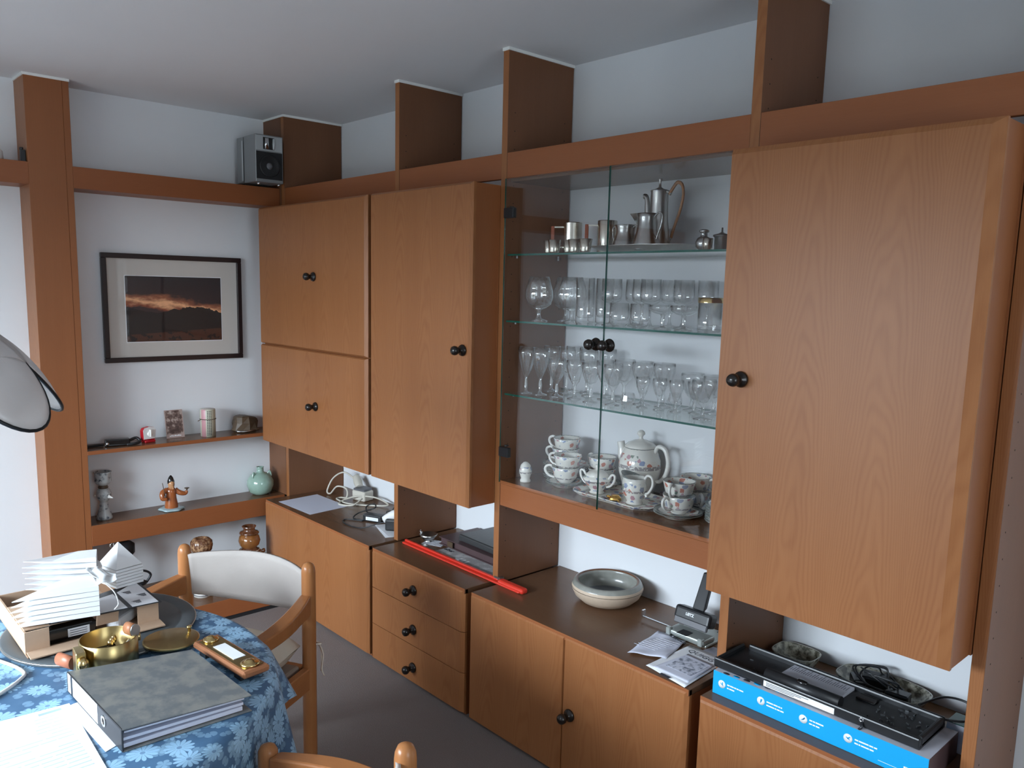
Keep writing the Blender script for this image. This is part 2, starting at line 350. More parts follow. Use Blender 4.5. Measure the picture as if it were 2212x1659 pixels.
# ------------------------------------------------------------------ mesh builder
class G:
    def __init__(s): s.v = []; s.f = []; s.m = []; s.sm = []; s.uv = None
    def add(s, vs, fs, mi=0, smooth=False):
        n = len(s.v); s.v += [tuple(p) for p in vs]
        for f in fs: s.f.append(tuple(i + n for i in f)); s.m.append(mi); s.sm.append(smooth)
        return s
    def box(s, x0, x1, y0, y1, z0, z1, mi=0, sides=None):
        # sides: dict face->material for '-x','+x','-y','+y','-z','+z'
        vs = [(x, y, z) for x in (x0, x1) for y in (y0, y1) for z in (z0, z1)]
        F = {'-x': (0, 1, 3, 2), '+x': (4, 6, 7, 5), '-y': (0, 4, 5, 1), '+y': (2, 3, 7, 6), '-z': (0, 2, 6, 4), '+z': (1, 5, 7, 3)}
        n = len(s.v); s.v += vs
        for k, f in F.items(): s.f.append(tuple(i + n for i in f)); s.m.append((sides or {}).get(k, mi)); s.sm.append(False)
        return s
    def obox(s, c, size, rz=0, rx=0, ry=0, mi=0):
        M = Matrix.Translation(c) @ Matrix.Rotation(rz, 4, 'Z') @ Matrix.Rotation(ry, 4, 'Y') @ Matrix.Rotation(rx, 4, 'X')
        a, b, d = size[0] / 2, size[1] / 2, size[2] / 2
        vs = [M @ Vector((x, y, z)) for x in (-a, a) for y in (-b, b) for z in (-d, d)]
        return s.add(vs, [(0, 1, 3, 2), (4, 6, 7, 5), (0, 4, 5, 1), (2, 3, 7, 6), (0, 2, 6, 4), (1, 5, 7, 3)], mi)
    def lathe(s, prof, seg=24, c=(0, 0, 0), mi=0, smooth=True, sx=1, sy=1, M=None, mids=None, rfun=None):
        n0 = len(s.v); rings = []
        for (r, z) in prof:
            if r < 1e-6:
                p = Vector((0, 0, z)); rings.append([len(s.v)]); s.v.append(tuple((M @ p if M else p) + Vector(c)))
            else:
                ring = []
                for i in range(seg):
                    a = 2 * PI * i / seg; rr = r * (rfun(a, z) if rfun else 1)
                    p = Vector((rr * math.cos(a) * sx, rr * math.sin(a) * sy, z))
                    ring.append(len(s.v)); s.v.append(tuple((M @ p if M else p) + Vector(c)))
                rings.append(ring)
        for k in range(len(rings) - 1):
            a, b = rings[k], rings[k + 1]; m_ = mids[k] if mids else mi
            for i in range(seg):
                j = (i + 1) % seg
                if len(a) == 1 and len(b) == 1: continue
                if len(a) == 1: f = (a[0], b[j], b[i])
                elif len(b) == 1: f = (a[i], a[j], b[0])
                else: f = (a[i], a[j], b[j], b[i])
                s.f.append(f); s.m.append(m_); s.sm.append(smooth)
        return s
    def tube(s, pts, r, seg=8, mi=0, sub=0, closed=False, flat=1.0, up=None):
        P = [Vector(p) for p in pts]
        if sub:
            Q = []; n = len(P)
            for i in range(n if closed else n - 1):
                p0 = P[(i - 1) % n] if closed or i > 0 else P[0]; p1 = P[i]; p2 = P[(i + 1) % n]; p3 = P[(i + 2) % n] if closed or i + 2 < n else P[-1]
                for k in range(sub):
                    t = k / sub
                    Q.append(0.5 * ((2 * p1) + (-p0 + p2) * t + (2 * p0 - 5 * p1 + 4 * p2 - p3) * t * t + (-p0 + 3 * p1 - 3 * p2 + p3) * t ** 3))
            if not closed: Q.append(P[-1])
            if callable(r) is False and isinstance(r, (list, tuple)):
                R = [r[min(len(r) - 1, i // sub)] + (r[min(len(r) - 1, i // sub + 1)] - r[min(len(r) - 1, i // sub)]) * ((i % sub) / sub) for i in range(len(Q))]
            else: R = [r] * len(Q)
            P = Q
        else: R = list(r) if isinstance(r, (list, tuple)) else [r] * len(P)
        n = len(P); prev = Vector(up) if up else None; rings = []
        for i in range(n):
            d = (P[(i + 1) % n] - P[i - 1]) if closed else (P[min(i + 1, n - 1)] - P[max(i - 1, 0)])
            if d.length < 1e-9: d = Vector((0, 0, 1))
            d.normalize()
            if prev is None: prev = Vector((0, 0, 1)) if abs(d.z) < 0.9 else Vector((1, 0, 0))
            a = prev - d * prev.dot(d)
            if a.length < 1e-6: a = d.orthogonal()
            a.normalize(); b = d.cross(a); prev = a
            ring = []
            for k in range(seg):
                t = 2 * PI * (k + 0.5) / seg; ring.append(len(s.v)); s.v.append(tuple(P[i] + (a * math.cos(t) * flat + b * math.sin(t)) * R[i]))
            rings.append(ring)
        for i in range(n if closed else n - 1):
            A, B = rings[i], rings[(i + 1) % n]
            for k in range(seg):
                j = (k + 1) % seg; s.f.append((A[k], A[j], B[j], B[k])); s.m.append(mi); s.sm.append(seg > 4)
        if not closed:
            s.f.append(tuple(reversed(rings[0]))); s.m.append(mi); s.sm.append(False); s.f.append(tuple(rings[-1])); s.m.append(mi); s.sm.append(False)
        return s
    def prism(s, poly, z0, z1, mi=0, top=None):
        n = len(poly); vs = [(x, y, z0) for x, y in poly] + [(x, y, z1) for x, y in poly]
        area_ = sum(poly[i][0] * poly[(i + 1) % n][1] - poly[(i + 1) % n][0] * poly[i][1] for i in range(n))
        o = list(range(n)) if area_ > 0 else list(range(n))[::-1]
        k = len(s.v); s.v += vs
        s.f.append(tuple(k + i for i in reversed(o))); s.m.append(mi); s.sm.append(False)
        s.f.append(tuple(k + n + i for i in o)); s.m.append(mi if top is None else top); s.sm.append(False)
        for a in range(n):
            i, j = o[a], o[(a + 1) % n]; s.f.append((k + i, k + j, k + n + j, k + n + i)); s.m.append(mi); s.sm.append(False)
        return s
    def front(s, x0, x1, z0, z1, yb, yf, ch=(0, 0, 0, 0), dep=0.009, mi=0):
        # board standing in the x-z plane, face toward -y at yf, chamfers (left, right, bottom, top)
        l, r, b, t = ch; ym = yf + dep
        vs = [(x0, yb, z0), (x1, yb, z0), (x1, yb, z1), (x0, yb, z1), (x0, ym if l else yf, z0), (x1, ym, z0), (x1, ym, z1), (x0, ym, z1)]
        vs[4] = (x0, ym, z0)
        vs += [(x0 + l, yf, z0 + b), (x1 - r, yf, z0 + b), (x1 - r, yf, z1 - t), (x0 + l, yf, z1 - t)]
        fs = [(3, 2, 1, 0), (0, 1, 5, 4), (1, 2, 6, 5), (2, 3, 7, 6), (3, 0, 4, 7), (4, 5, 9, 8), (5, 6, 10, 9), (6, 7, 11, 10), (7, 4, 8, 11), (8, 9, 10, 11)]
        return s.add(vs, fs, mi)
    def grid(s, fn, nu, nv, mi=0, smooth=True, thick=None):
        n0 = len(s.v)
        for i in range(nu + 1):
            for j in range(nv + 1): s.v.append(tuple(fn(i / nu, j / nv)))
        for i in range(nu):
            for j in range(nv):
                a = n0 + i * (nv + 1) + j; s.f.append((a, a + nv + 1, a + nv + 2, a + 1)); s.m.append(mi); s.sm.append(smooth)
        return s
    def make(s, name, mats, parent=None, loc=(0, 0, 0), rot=(0, 0, 0), bevel=0, bseg=1, subsurf=0, solid=0, world=False):
        me = bpy.data.meshes.new(name); vv = s.v
        if world and parent is not None:
            q = parent.matrix_basis.inverted(); vv = [tuple(q @ Vector(p)) for p in vv]
        me.from_pydata(vv, [], s.f)
        if isinstance(mats, str): mats = [mats]
        for k in mats: me.materials.append(MT[k])
        me.polygons.foreach_set('material_index', s.m); me.polygons.foreach_set('use_smooth', s.sm)
        if s.uv:
            ul = me.uv_layers.new(name='uv')
            for lp in me.loops: ul.data[lp.index].uv = s.uv[lp.vertex_index]
        me.update()
        o = bpy.data.objects.new(name, me); COL.objects.link(o)
        if parent is not None: o.parent = parent
        o.location = loc; o.rotation_euler = rot
        if solid: md = o.modifiers.new('solid', 'SOLIDIFY'); md.thickness = solid; md.offset = 0
        if bevel: md = o.modifiers.new('bevel', 'BEVEL'); md.width = bevel; md.segments = bseg; md.limit_method = 'ANGLE'; md.angle_limit = 0.6
        if subsurf: md = o.modifiers.new('sub', 'SUBSURF'); md.levels = subsurf; md.render_levels = subsurf
        return o

def tag(o, label, cat, group=None):
    o['label'] = label; o['category'] = cat
    if group: o['group'] = group
    return o
def struct(o): o['kind'] = 'structure'; return o
def thing(name, label, cat, loc=(0, 0, 0), rz=0, group=None, rx=0, ry=0):
    o = bpy.data.objects.new(name, None); COL.objects.link(o); o.empty_display_size = 0.05
    o.location = loc; o.rotation_euler = (rx, ry, rz)
    return tag(o, label, cat, group)
def kids(o): return [c for c in bpy.data.objects if c.parent == o]
def dup(root, loc, rz=None, label=None, group=None, scale=None):
    chs = kids(root); r = root.copy(); COL.objects.link(r); r.location = loc
    if rz is not None: r.rotation_euler = (root.rotation_euler.x, root.rotation_euler.y, rz)
    if label: r['label'] = label
    if group: r['group'] = group
    if scale: r.scale = scale
    for ch in chs:
        c = ch.copy(); COL.objects.link(c); c.parent = r
        for g in kids(ch):
            d = g.copy(); COL.objects.link(d); d.parent = c
    return r
def part(o, **k):
    for a, b in k.items(): o[a] = b
    return o
def text(s, size, mat, parent, loc, rot=(0, 0, 0), name='lettering', align='LEFT', shear=0, bold=0.0):
    cu = bpy.data.curves.new(name, 'FONT'); cu.body = s; cu.size = size; cu.align_x = align; cu.extrude = 0.00015; cu.offset = bold; cu.shear = shear; cu.resolution_u = 2
    t = bpy.data.objects.new(name, cu); COL.objects.link(t)
    me = bpy.data.meshes.new_from_object(t); bpy.data.objects.remove(t); me.materials.clear(); me.materials.append(MT[mat])
    o = bpy.data.objects.new(name, me); COL.objects.link(o); o.parent = parent; o.location = loc; o.rotation_euler = rot
    return o

# ------------------------------------------------------------------ main dimensions (metres)
H = 2.5; D = 0.3385; UF = 0.4744; BF = 0.4845; LW = 0.1753
ZT = 2.136; ZB = 2.0455; ZBASE = 0.5156
P = [(0.1954, 0.2254), (1.2196, 1.2496), (1.8973, 1.9273), (2.9136, 2.9436), (3.5907, 3.6207)]
RX = 6.2; RY = -3.9

# ------------------------------------------------------------------ the room
struct(G().box(-0.1, RX + .1, RY - .1, 0.1, -0.06, 0).make('floor', 'carpet'))
struct(G().box(-0.1, RX + .1, RY - .1, 0.1, H, H + 0.06).make('ceiling', 'ceiling_paint'))
struct(G().box(-0.1, RX + .1, 0, 0.1, 0, H).make('wall_back', 'white_wall'))
struct(G().box(-0.1, 0, RY, 0, 0, H).make('wall_left', 'white_wall'))
g = G(); wx0, wx1, wz0, wz1 = 0.80, 2.95, 0.30, 1.98
g.box(0, wx0, RY - .1, RY, 0, H).box(wx1, RX, RY - .1, RY, 0, H).box(wx0, wx1, RY - .1, RY, 0, wz0).box(wx0, wx1, RY - .1, RY, wz1, H)
struct(g.make('wall_front', 'white_wall'))
g = G(); ry0, ry1, rz0, rz1 = -2.6, -1.2, 0.7, 2.3
g.box(RX, RX + .1, RY, ry0, 0, H).box(RX, RX + .1, ry1, 0, 0, H).box(RX, RX + .1, ry0, ry1, 0, rz0).box(RX, RX + .1, ry0, ry1, rz1, H)
struct(g.make('wall_right', 'white_wall'))
def window(name, x0, x1, z0, z1, n, place):
    fr = G()
    def bx(a, b, c, d): place(fr, a, b, c, d)
    bx(x0, x0 + .05, z0, z1); bx(x1 - .05, x1, z0, z1); bx(x0 + .05, x1 - .05, z0, z0 + .05); bx(x0 + .05, x1 - .05, z1 - .05, z1)
    for i in range(1, n):
        xm = x0 + (x1 - x0) * i / n; bx(xm - .035, xm + .035, z0 + .05, z1 - .05)
    return struct(fr.make(name, 'window_paint'))
window('window_1', wx0, wx1, wz0, wz1, 3, lambda g, a, b, c, d: g.box(a, b, RY - .08, RY - .02, c, d))
window('window_2', ry0, ry1, rz0, rz1, 2, lambda g, a, b, c, d: g.box(RX + .02, RX + .08, a, b, c, d))

# ------------------------------------------------------------------ upright panels of the wall unit
def holes(parent, x, zs, ys):
    g = G()
    for z in zs:
        for y in ys: g.obox((x, y, z), (0.0006, 0.0036, 0.0036))
    o = g.make('pin_holes', 'screw_hole', parent, world=True); o['kind'] = 'stuff'
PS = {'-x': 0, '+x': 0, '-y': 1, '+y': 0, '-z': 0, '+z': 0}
plabels = ['upright panel in the room corner beside the grey loudspeaker, full height of wall unit',
           'upright panel reaching the ceiling, between the two upper cabinets on the left',
           'upright panel reaching the ceiling at the left side of the glass display case',
           'upright panel reaching the ceiling between display case and the largest upper door',
           'rightmost upright panel, its grey shining side facing the right edge']
for i, (a, b) in enumerate(P):
    z0 = 0.0 if i in (0, 4) else ZBASE
    t = thing('upright_divider', plabels[i], 'panel', ((a + b) / 2, -D / 2, z0), 0, 'upright panels of the wall unit')
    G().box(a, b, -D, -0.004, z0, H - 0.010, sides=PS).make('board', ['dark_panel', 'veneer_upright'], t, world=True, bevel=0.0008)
    if i > 0:
        holes(t, b + 0.0001, [z0 + 0.10 + 0.064 * k for k in range(27)], (-D + 0.035, -0.045))
# filler of the corner
t = thing('corner_filler', 'vertical wooden filler board in the room corner above the green vase', 'board', (0.1, -D, 0.51))
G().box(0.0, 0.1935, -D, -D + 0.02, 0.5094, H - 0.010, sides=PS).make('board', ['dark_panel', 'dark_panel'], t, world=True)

# white sealant strips along the panel tops
for i, (a, b) in enumerate(P[:4]):
    x0 = -0.0 if i == 0 else a
    g = G().box(x0, b + 0.005, -D - 0.005, -D + 0.001, H - 0.011, H - 0.0005).box(b - 0.001, b + 0.005, -D + 0.001, -0.002, H - 0.011, H - 0.0005)
    struct(g.make('trim_%d' % (i + 1), 'caulk_white'))

# lintel boards
def lintel(x0, x1, label, z0=ZB, z1=ZT):
    t = thing('lintel_board', label, 'board', ((x0 + x1) / 2, -D, z0), 0, 'lintel boards of the wall unit')
    G().box(x0, x1, -D + 0.001, -D + 0.021, z0, z1).make('board', 'veneer_level', t, world=True, bevel=0.001)
lintel(P[0][1], P[1][0], 'horizontal lintel board above the two-door cabinet in the corner')
lintel(P[1][1], P[2][0], 'horizontal lintel board above the narrow tall upper door')
lintel(P[2][1], P[3][0], 'horizontal lintel board above the glass display case')
lintel(P[3][1], P[4][0], 'horizontal lintel board above the largest upper door, right side')

# ------------------------------------------------------------------ knobs
def knob(parent, x, y, z):
    Mx = Matrix.Rotation(PI / 2, 4, 'X')
    g = G().lathe([(0, 0), (0.0210, 0), (0.0220, 0.003), (0.0195, 0.009), (0.0110, 0.012), (0.0100, 0.022), (0.013, 0.027), (0.0168, 0.033), (0.0176, 0.040), (0.0150, 0.048), (0.007, 0.053), (0, 0.0535)], 20, (0, 0, 0), M=Mx)
    o = g.make('knob', 'knob_black', parent); o.location = Vector((x, y, z)) - parent.location if parent.parent is None else Vector((x, y, z)) - parent.parent.location
    return o

# ------------------------------------------------------------------ upper cabinets
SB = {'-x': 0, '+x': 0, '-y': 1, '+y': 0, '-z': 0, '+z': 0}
def upper(name, label, x0, x1, z0, z1, inner, doors, knobs):
    t = thing(name, label, 'cabinet', ((x0 + x1) / 2, -UF / 2, z0))
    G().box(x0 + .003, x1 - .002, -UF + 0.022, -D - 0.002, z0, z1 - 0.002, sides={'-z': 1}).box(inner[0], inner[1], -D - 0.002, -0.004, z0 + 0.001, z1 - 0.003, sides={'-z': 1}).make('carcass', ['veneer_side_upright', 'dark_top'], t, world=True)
    for (dx0, dx1, dz0, dz1, ch), (kx, kz) in zip(doors, knobs):
        d = G().front(dx0, dx1, dz0, dz1, -UF + 0.020, -UF, ch).make('door', 'veneer_upright', t, world=True)
        knob(d, kx, -UF, kz)
    return t
C = 0.018
upper('wall_cabinet', 'upper wooden cabinet in the corner with two doors one above the other', 0.2048, 1.2082, 0.8288, 2.026, (0.2275, 1.2175),
      [(0.2048, 1.2082, 1.3435, 2.026, (0.004, C, 0.006, 0.008)), (0.2048, 1.2082, 0.8288, 1.3385, (0.004, C, 0.004, 0.006))], [(0.762, 1.684), (0.769, 1.078)])
upper('wall_cabinet', 'narrow tall upper cabinet with one door between corner cabinet and display case', 1.2392, 1.8955, 0.8288, 2.026, (1.2515, 1.8955),
      [(1.2392, 1.8965, 0.8288, 2.026, (0.004, 0.010, 0.004, 0.008))], [(1.858, 1.422)])
upper('wall_cabinet', 'largest upper cabinet with broad grained door at the right', 2.9466, 3.5855, 0.8238, 2.0225, (2.9455, 3.5885),
      [(2.9466, 3.5855, 0.8238, 2.0225, (0.003, 0.026, 0.004, 0.014))], [(3.018, 1.428)])

# ------------------------------------------------------------------ base cabinets
def base(label, x0, x1, fronts, knobs, kind='door'):
    t = thing('base_cabinet', label, 'cabinet', ((x0 + x1) / 2, -BF / 2, 0))
    G().box(x0, x1, -BF + 0.021, -0.004, 0.0, ZBASE - 0.0205, sides={'-x': 0}).make('carcass', ['veneer_side_upright'], t, world=True)
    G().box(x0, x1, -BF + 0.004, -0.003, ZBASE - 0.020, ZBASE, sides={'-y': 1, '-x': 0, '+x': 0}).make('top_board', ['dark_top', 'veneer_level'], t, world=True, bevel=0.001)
    for dx0, dx1, dz0, dz1, ch in fronts:
        d = G().front(dx0, dx1, dz0, dz1, -BF + 0.020, -BF, ch, mi=0).make(kind, 'veneer_upright', t, world=True)
        for kx, kz in knobs:
            if dx0 < kx < dx1 and dz0 < kz < dz1: knob(d, kx, -BF, kz)
    return t
zt = ZBASE - 0.003
base('base cabinet in the corner behind the chair, plain front without a knob', 0.2386, 1.2327, [(0.2386, 1.2327, 0.012, zt, (0.004, 0.012, 0.004, 0.012))], [])
base('base cabinet with three drawers, left of the double doors', 1.2631, 1.8984,
     [(1.2631, 1.8984, 0.3415, zt, (0.005, 0.018, 0, 0.014)), (1.2631, 1.8984, 0.1760, 0.3388, (0.005, 0.018, 0, 0)), (1.2631, 1.8984, 0.012, 0.1734, (0.005, 0.018, 0.002, 0))],
     [(1.575, 0.4155), (1.575, 0.2455), (1.575, 0.0795)], 'drawer')
base('base cabinet with two doors under the display case', 1.9375, 2.9176,
     [(1.9375, 2.4245, 0.012, zt, (0.004, 0.004, 0.004, 0.012)), (2.4262, 2.9176, 0.012, zt, (0.004, 0.012, 0.004, 0.012))], [(2.462, 0.2455)])
base('rightmost base cabinet carrying the blue carton', 2.9561, 3.5870, [(2.9561, 3.5870, 0.012, zt, (0.004, 0.004, 0.004, 0.014))], [])

# ------------------------------------------------------------------ display case between the uprights
t = thing('display_case', 'display case with glass shelves and two frameless glass doors', 'cabinet', (2.42, -D, 0.828))
x0, x1 = P[2][1], P[3][0]
G().box(x0, x1, -D + 0.002, -D + 0.024, 0.828, 0.912).make('front_board', 'veneer_level', t, world=True, bevel=0.001)
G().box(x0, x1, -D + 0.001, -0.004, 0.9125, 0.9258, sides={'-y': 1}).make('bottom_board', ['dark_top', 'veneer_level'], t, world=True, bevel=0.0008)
G().box(x0, x1, -D + 0.022, -0.004, 2.0355, 2.054).make('top_board', 'dark_top', t, world=True)
for z in (1.7766, 1.5340, 1.2611):
    s_ = G().box(x0 + .001, x1 - .001, -D + 0.012, -0.02, z - 0.0065, z, 0, {'-y': 1, '+y': 1}).make('glass_shelf', ['shelf_glass', 'shelf_edge'], t, world=True)
    for yy in (-D + 0.05, -0.07):
        for xx, sg in ((x0, 1), (x1, -1)):
            G().box(min(xx, xx + sg * .012), max(xx, xx + sg * .012), yy - .004, yy + .004, z - .0145, z - .0068).make('shelf_pin', 'chrome', s_, world=False, loc=-Vector(t.location))
MIDX = 2.4237
for nm, a, b, hx, kx in (('left', x0 + .002, MIDX - .0012, x0 + .002, MIDX - .028), ('right', MIDX + .0012, x1 - .002, x1 - .002, MIDX + .030)):
    d = G().box(a, b, -D - 0.008, -D - 0.002, 0.921, 2.044, 0, {'-x': 1, '+x': 1}).make('glass_door', ['clear_pane', 'shelf_edge'], t, world=True)
    k = knob(d, kx, -D - 0.008, 1.476)
    for hz in (1.922, 1.041):
        h0, h1 = (a, a + .052) if nm == 'left' else (b - .034, b)
        hg = G().box(h0, h1, -D - 0.0135, -D + 0.0035, hz - .018, hz + .018).lathe([(0, 0), (.009, 0), (.009, .006), (0, .006)], 12, ((h0 + h1) / 2, -D + .004, hz + (0.018 if hz > 1.5 else 0.020)))
        hg.make('hinge', 'black_plastic', d, loc=-Vector(t.location), bevel=0.0015)

# ------------------------------------------------------------------ unit on the left wall
CY0, CY1 = -1.4878, -1.3149
t = thing('wall_column', 'broad wooden column on the left wall from carpet to ceiling', 'column', (0.09, -1.4, 0))
G().box(0, LW, CY0, CY1 - 0.0275, 0, H - 0.01, sides={'-y': 1}).make('face_board', ['veneer_side_upright', 'veneer_upright'], t, world=True, bevel=0.001)
G().box(0, LW - 0.0012, CY1 - 0.027, CY1, 0, H - 0.01).make('edge_board', ['veneer_side_upright'], t, world=True, bevel=0.001)
struct(G().box(0, LW + 0.005, CY0 - 0.005, CY0, H - 0.011, H - 0.0005).box(LW, LW + 0.005, CY0, CY1 + .002, H - 0.011, H - 0.0005).make('trim_5', 'caulk_white'))
EY = -D - 0.001
t = thing('wall_beam', 'horizontal wooden beam on the left wall carrying the loudspeaker', 'beam', (0.09, -0.8, ZB), 0, 'beams on the left wall')
G().box(0, LW, CY1, EY, 2.043, ZT).make('board', 'veneer_side_level', t, world=True, bevel=0.001)
t = thing('wall_beam', 'horizontal wooden beam left of the column at the photo edge', 'beam', (0.09, -2.2, ZB), 0, 'beams on the left wall')
G().box(0, LW, RY, CY0, 2.043, ZT).make('board', 'veneer_side_level', t, world=True, bevel=0.001)
t = thing('wall_shelf', 'thin upper shelf under the framed picture with small keepsakes', 'shelf', (0.09, -0.8, 0.85), 0, 'shelves on the left wall')
G().box(0, LW, CY1, -0.346, 0.8455, 0.8638, sides={'+z': 1}).make('board', ['veneer_side_level', 'dark_top'], t, world=True, bevel=0.001)
t = thing('wall_shelf', 'thick lower shelf carrying candlestick, figurine and green vase', 'shelf', (0.09, -0.8, 0.42), 0, 'shelves on the left wall')
G().box(0, LW, CY1, EY, 0.4107, 0.5093, sides={'+z': 1}).make('board', ['veneer_side_level', 'dark_top'], t, world=True, bevel=0.001)
t = thing('low_platform', 'low wooden platform along the left wall behind the chair', 'platform', (0.24, -1.2, 0), 0)
G().box(0, 0.455, -2.6, -0.487, 0.020, 0.108, sides={'+z': 1}).make('deck', ['veneer_side_level', 'dark_top'], t, world=True, bevel=0.0015)
G().box(0.02, 0.452, -2.58, -0.49, 0.0, 0.020).make('plinth', 'black_plastic', t, world=True)

# ------------------------------------------------------------------ framed picture
PY0, PY1, PZ0, PZ1 = -1.1759, -0.4884, 1.252, 1.776
pc = ((PY0 + PY1) / 2, (PZ0 + PZ1) / 2)
t = thing('framed_picture', 'framed sunset photograph in dark narrow frame with pale mount', 'picture', (0.0, pc[0], pc[1]))
hy, hz_ = (PY1 - PY0) / 2, (PZ1 - PZ0) / 2; fw = 0.024
fg = [((-hy, hy), (hz_ - fw, hz_)), ((-hy, hy), (-hz_, -hz_ + fw)), ((-hy, -hy + fw), (-hz_ + fw, hz_ - fw)), ((hy - fw, hy), (-hz_ + fw, hz_ - fw))]
for (a, b), (c, d_) in fg: G().box(0.004, 0.024, a, b, c, d_).make('frame_bar', 'frame_dark', t, bevel=0.003, bseg=2)
G().box(0.004, 0.012, -hy + .01, hy - .01, -hz_ + .01, hz_ - .01).make('mount', 'mat_board', t)
iy0, iy1, iz0, iz1 = -1.0702 - pc[0], -0.5985 - pc[0], 1.3505 - pc[1], 1.670 - pc[1]
G().box(0.0122, 0.0128, iy0, iy1, iz0, iz1).make('photograph', 'sunset_photo', t)
G().box(0.0124, 0.0135, iy0 - .003, iy1 + .003, iz0 - .003, iz0).box(0.0124, 0.0135, iy0 - .003, iy1 + .003, iz1, iz1 + .003).box(0.0124, 0.0135, iy0 - .003, iy0, iz0, iz1).box(0.0124, 0.0135, iy1, iy1 + .003, iz0, iz1).make('mount_bevel', 'print_white', t)
G().box(0.0170, 0.0185, -hy + .012, hy - .012, -hz_ + .012, hz_ - .012).make('glazing', 'picture_glass', t)

# ------------------------------------------------------------------ loudspeaker
t = thing('loudspeaker', 'silver grey loudspeaker with black cone standing at the corner on the beam', 'loudspeaker', (0.155, -0.44, ZT), rz=0)
sx0, sx1, sy0, sy1, sz0, sz1 = -0.10, 0.115, -0.074, 0.074, 0.012, 0.242
G().box(sx0, -0.022, sy0, sy1, sz0, sz1).make('rear_shell', 'speaker_silver', t, bevel=0.006, bseg=2)
G().box(-0.016, sx1, sy0, sy1, sz0, sz1).make('front_shell', 'speaker_silver', t, bevel=0.004, bseg=2)
G().box(-0.024, -0.014, sy0 + .002, sy1 - .002, sz0 + .004, sz1 - .004).make('seam', 'black_plastic', t)
G().box(-0.036, -0.023, sy0 - .003, sy0, sz0 + .012, sz1 - .02).make('side_bar', 'speaker_light', t, bevel=0.002)
gr = G().box(sx1, sx1 + .003, sy0 + .004, sy1 - .006, sz0 + .016, sz0 + .148).make('grille', 'speaker_grille', t, bevel=0.001)
Mx = Matrix.Rotation(PI / 2, 4, 'Y')
G().lathe([(.052, 0), (.054, .004), (.050, .005), (.044, .003), (.020, -.000), (0, -.001)], 36, (sx1 + .0035, -0.001, sz0 + .080), M=Mx).make('cone', 'black_plastic', gr)
G().lathe([(.017, -.001), (.014, .005), (.007, .009), (0, .010)], 20, (sx1 + .003, -0.001, sz0 + .080), M=Mx).make('dust_cap', 'grey_plastic', gr)
tw = G().box(sx1, sx1 + .0015, sy0 + .004, sy1 - .006, sz0 + .154, sz1 - .006).make('upper_plate', 'speaker_light', t)
G().box(sx1 - .001, sx1 + .002, -0.033, 0.026, sz0 + .160, sz1 - .012).make('tweeter_recess', 'black_gloss', tw)
G().lathe([(.0, 0), (.011, 0), (.011, .052), (0, .052)], 16, (sx1 + .004, -0.014, sz0 + .162), sx=.5).make('tweeter_horn', 'chrome', tw)
G().tube([(sx1 + .003, 0.022, sz0 + .162), (sx1 + .006, 0.022, sz0 + .188), (sx1 + .003, 0.022, sz0 + .214)], [.004, .008, .004], 8, sub=4).make('tweeter_reflector', 'speaker_light', tw)
for fx in (sx0 + .03, sx1 - .012):
    for fy in (sy0 + .02, sy1 - .02):
        G().lathe([(0, 0), (.007, 0), (.008, .006), (.006, .0125), (0, .0125)], 14, (fx, fy, 0)).make('foot', 'chrome', t)
t = thing('round_sensor', 'small round white box on the beam left of the column', 'box', (0.09, -1.60, ZT))
G().lathe([(0, 0), (.035, 0), (.04, .01), (.038, .04), (.025, .055), (0, .058)], 24).make('housing', 'white_plastic', t)
t = thing('cable_clip', 'small black clip against the column top of the beam', 'clip', (0.145, -1.503, ZT))
G().box(-.012, .012, -.006, .013, 0, .05).lathe([(0, 0), (.008, 0), (.008, .012), (0, .012)], 10, (0, 0, .048)).make('body', 'black_plastic', t, bevel=.002)

# ------------------------------------------------------------------ keepsakes on the upper left shelf
Z1 = 0.8640
t = thing('pocket_radio', 'black folded handheld device with loose strap at left of the shelf', 'device', (0.105, -1.165, Z1), rz=1.38)
G().box(-.055, .055, -.022, .022, 0, .034).make('body', 'black_gloss', t, bevel=.006, bseg=2)
G().tube([(.05, 0, .02), (.085, .012, .03), (.10, 0, .012), (.07, -.018, .006), (.04, -.02, .006)], .007, 6, sub=5).make('strap', 'black_plastic', t)
G().lathe([(0, 0), (.008, 0), (.008, .004), (0, .005)], 12, (-.045, -.0225, .014), M=Matrix.Rotation(PI / 2, 4, 'X')).make('metal_button', 'chrome', t)
G().tube([(-.06, 0, .008), (-.09, .01, .006), (-.13, -.005, .006), (-.14, .01, .006)], .006, 6, sub=5).make('cord', 'black_plastic', t)
t = thing('kitchen_timer', 'small square red and white kitchen timer with a central dial', 'timer', (0.10, -1.02, Z1), rz=0.25)
rr = [(-.033, .012), (-.036, .06), (-.028, .073), (0, .078), (.028, .073), (.036, .06), (.030, .012)]
def plate_x(poly, a, b):
    g = G().prism(poly, a, b); g.v = [(z, x, y) for x, y, z in g.v]; return g
plate_x(rr, -.012, .012).make('case', 'red_case', t, bevel=.003, bseg=2)
plate_x([(x * .92, .045 + (y - .042) * .90) for x, y in rr], .012, .0135).make('face', 'white_plastic', t)
G().lathe([(.013, 0), (.012, .008), (0, .009)], 20, (.0136, 0, .043), M=Mx).box(.015, .027, -.003, .003, .028, .064).make('dial', 'porcelain_white', t, bevel=.001)
G().box(-.016, .020, -.028, .028, 0, .012).make('foot', 'red_case', t, bevel=.003)
t = thing('photo_card', 'sepia photo card with two standing figures leaning on the wall', 'card', (0.062, -0.873, Z1), ry=-0.20)
G().box(0, .0016, -.045, .045, .0, .142).make('card', 'sepia_light', t)
G().box(.0017, .0020, -.041, .041, .020, .138).make('photograph', 'sepia_photo', t)
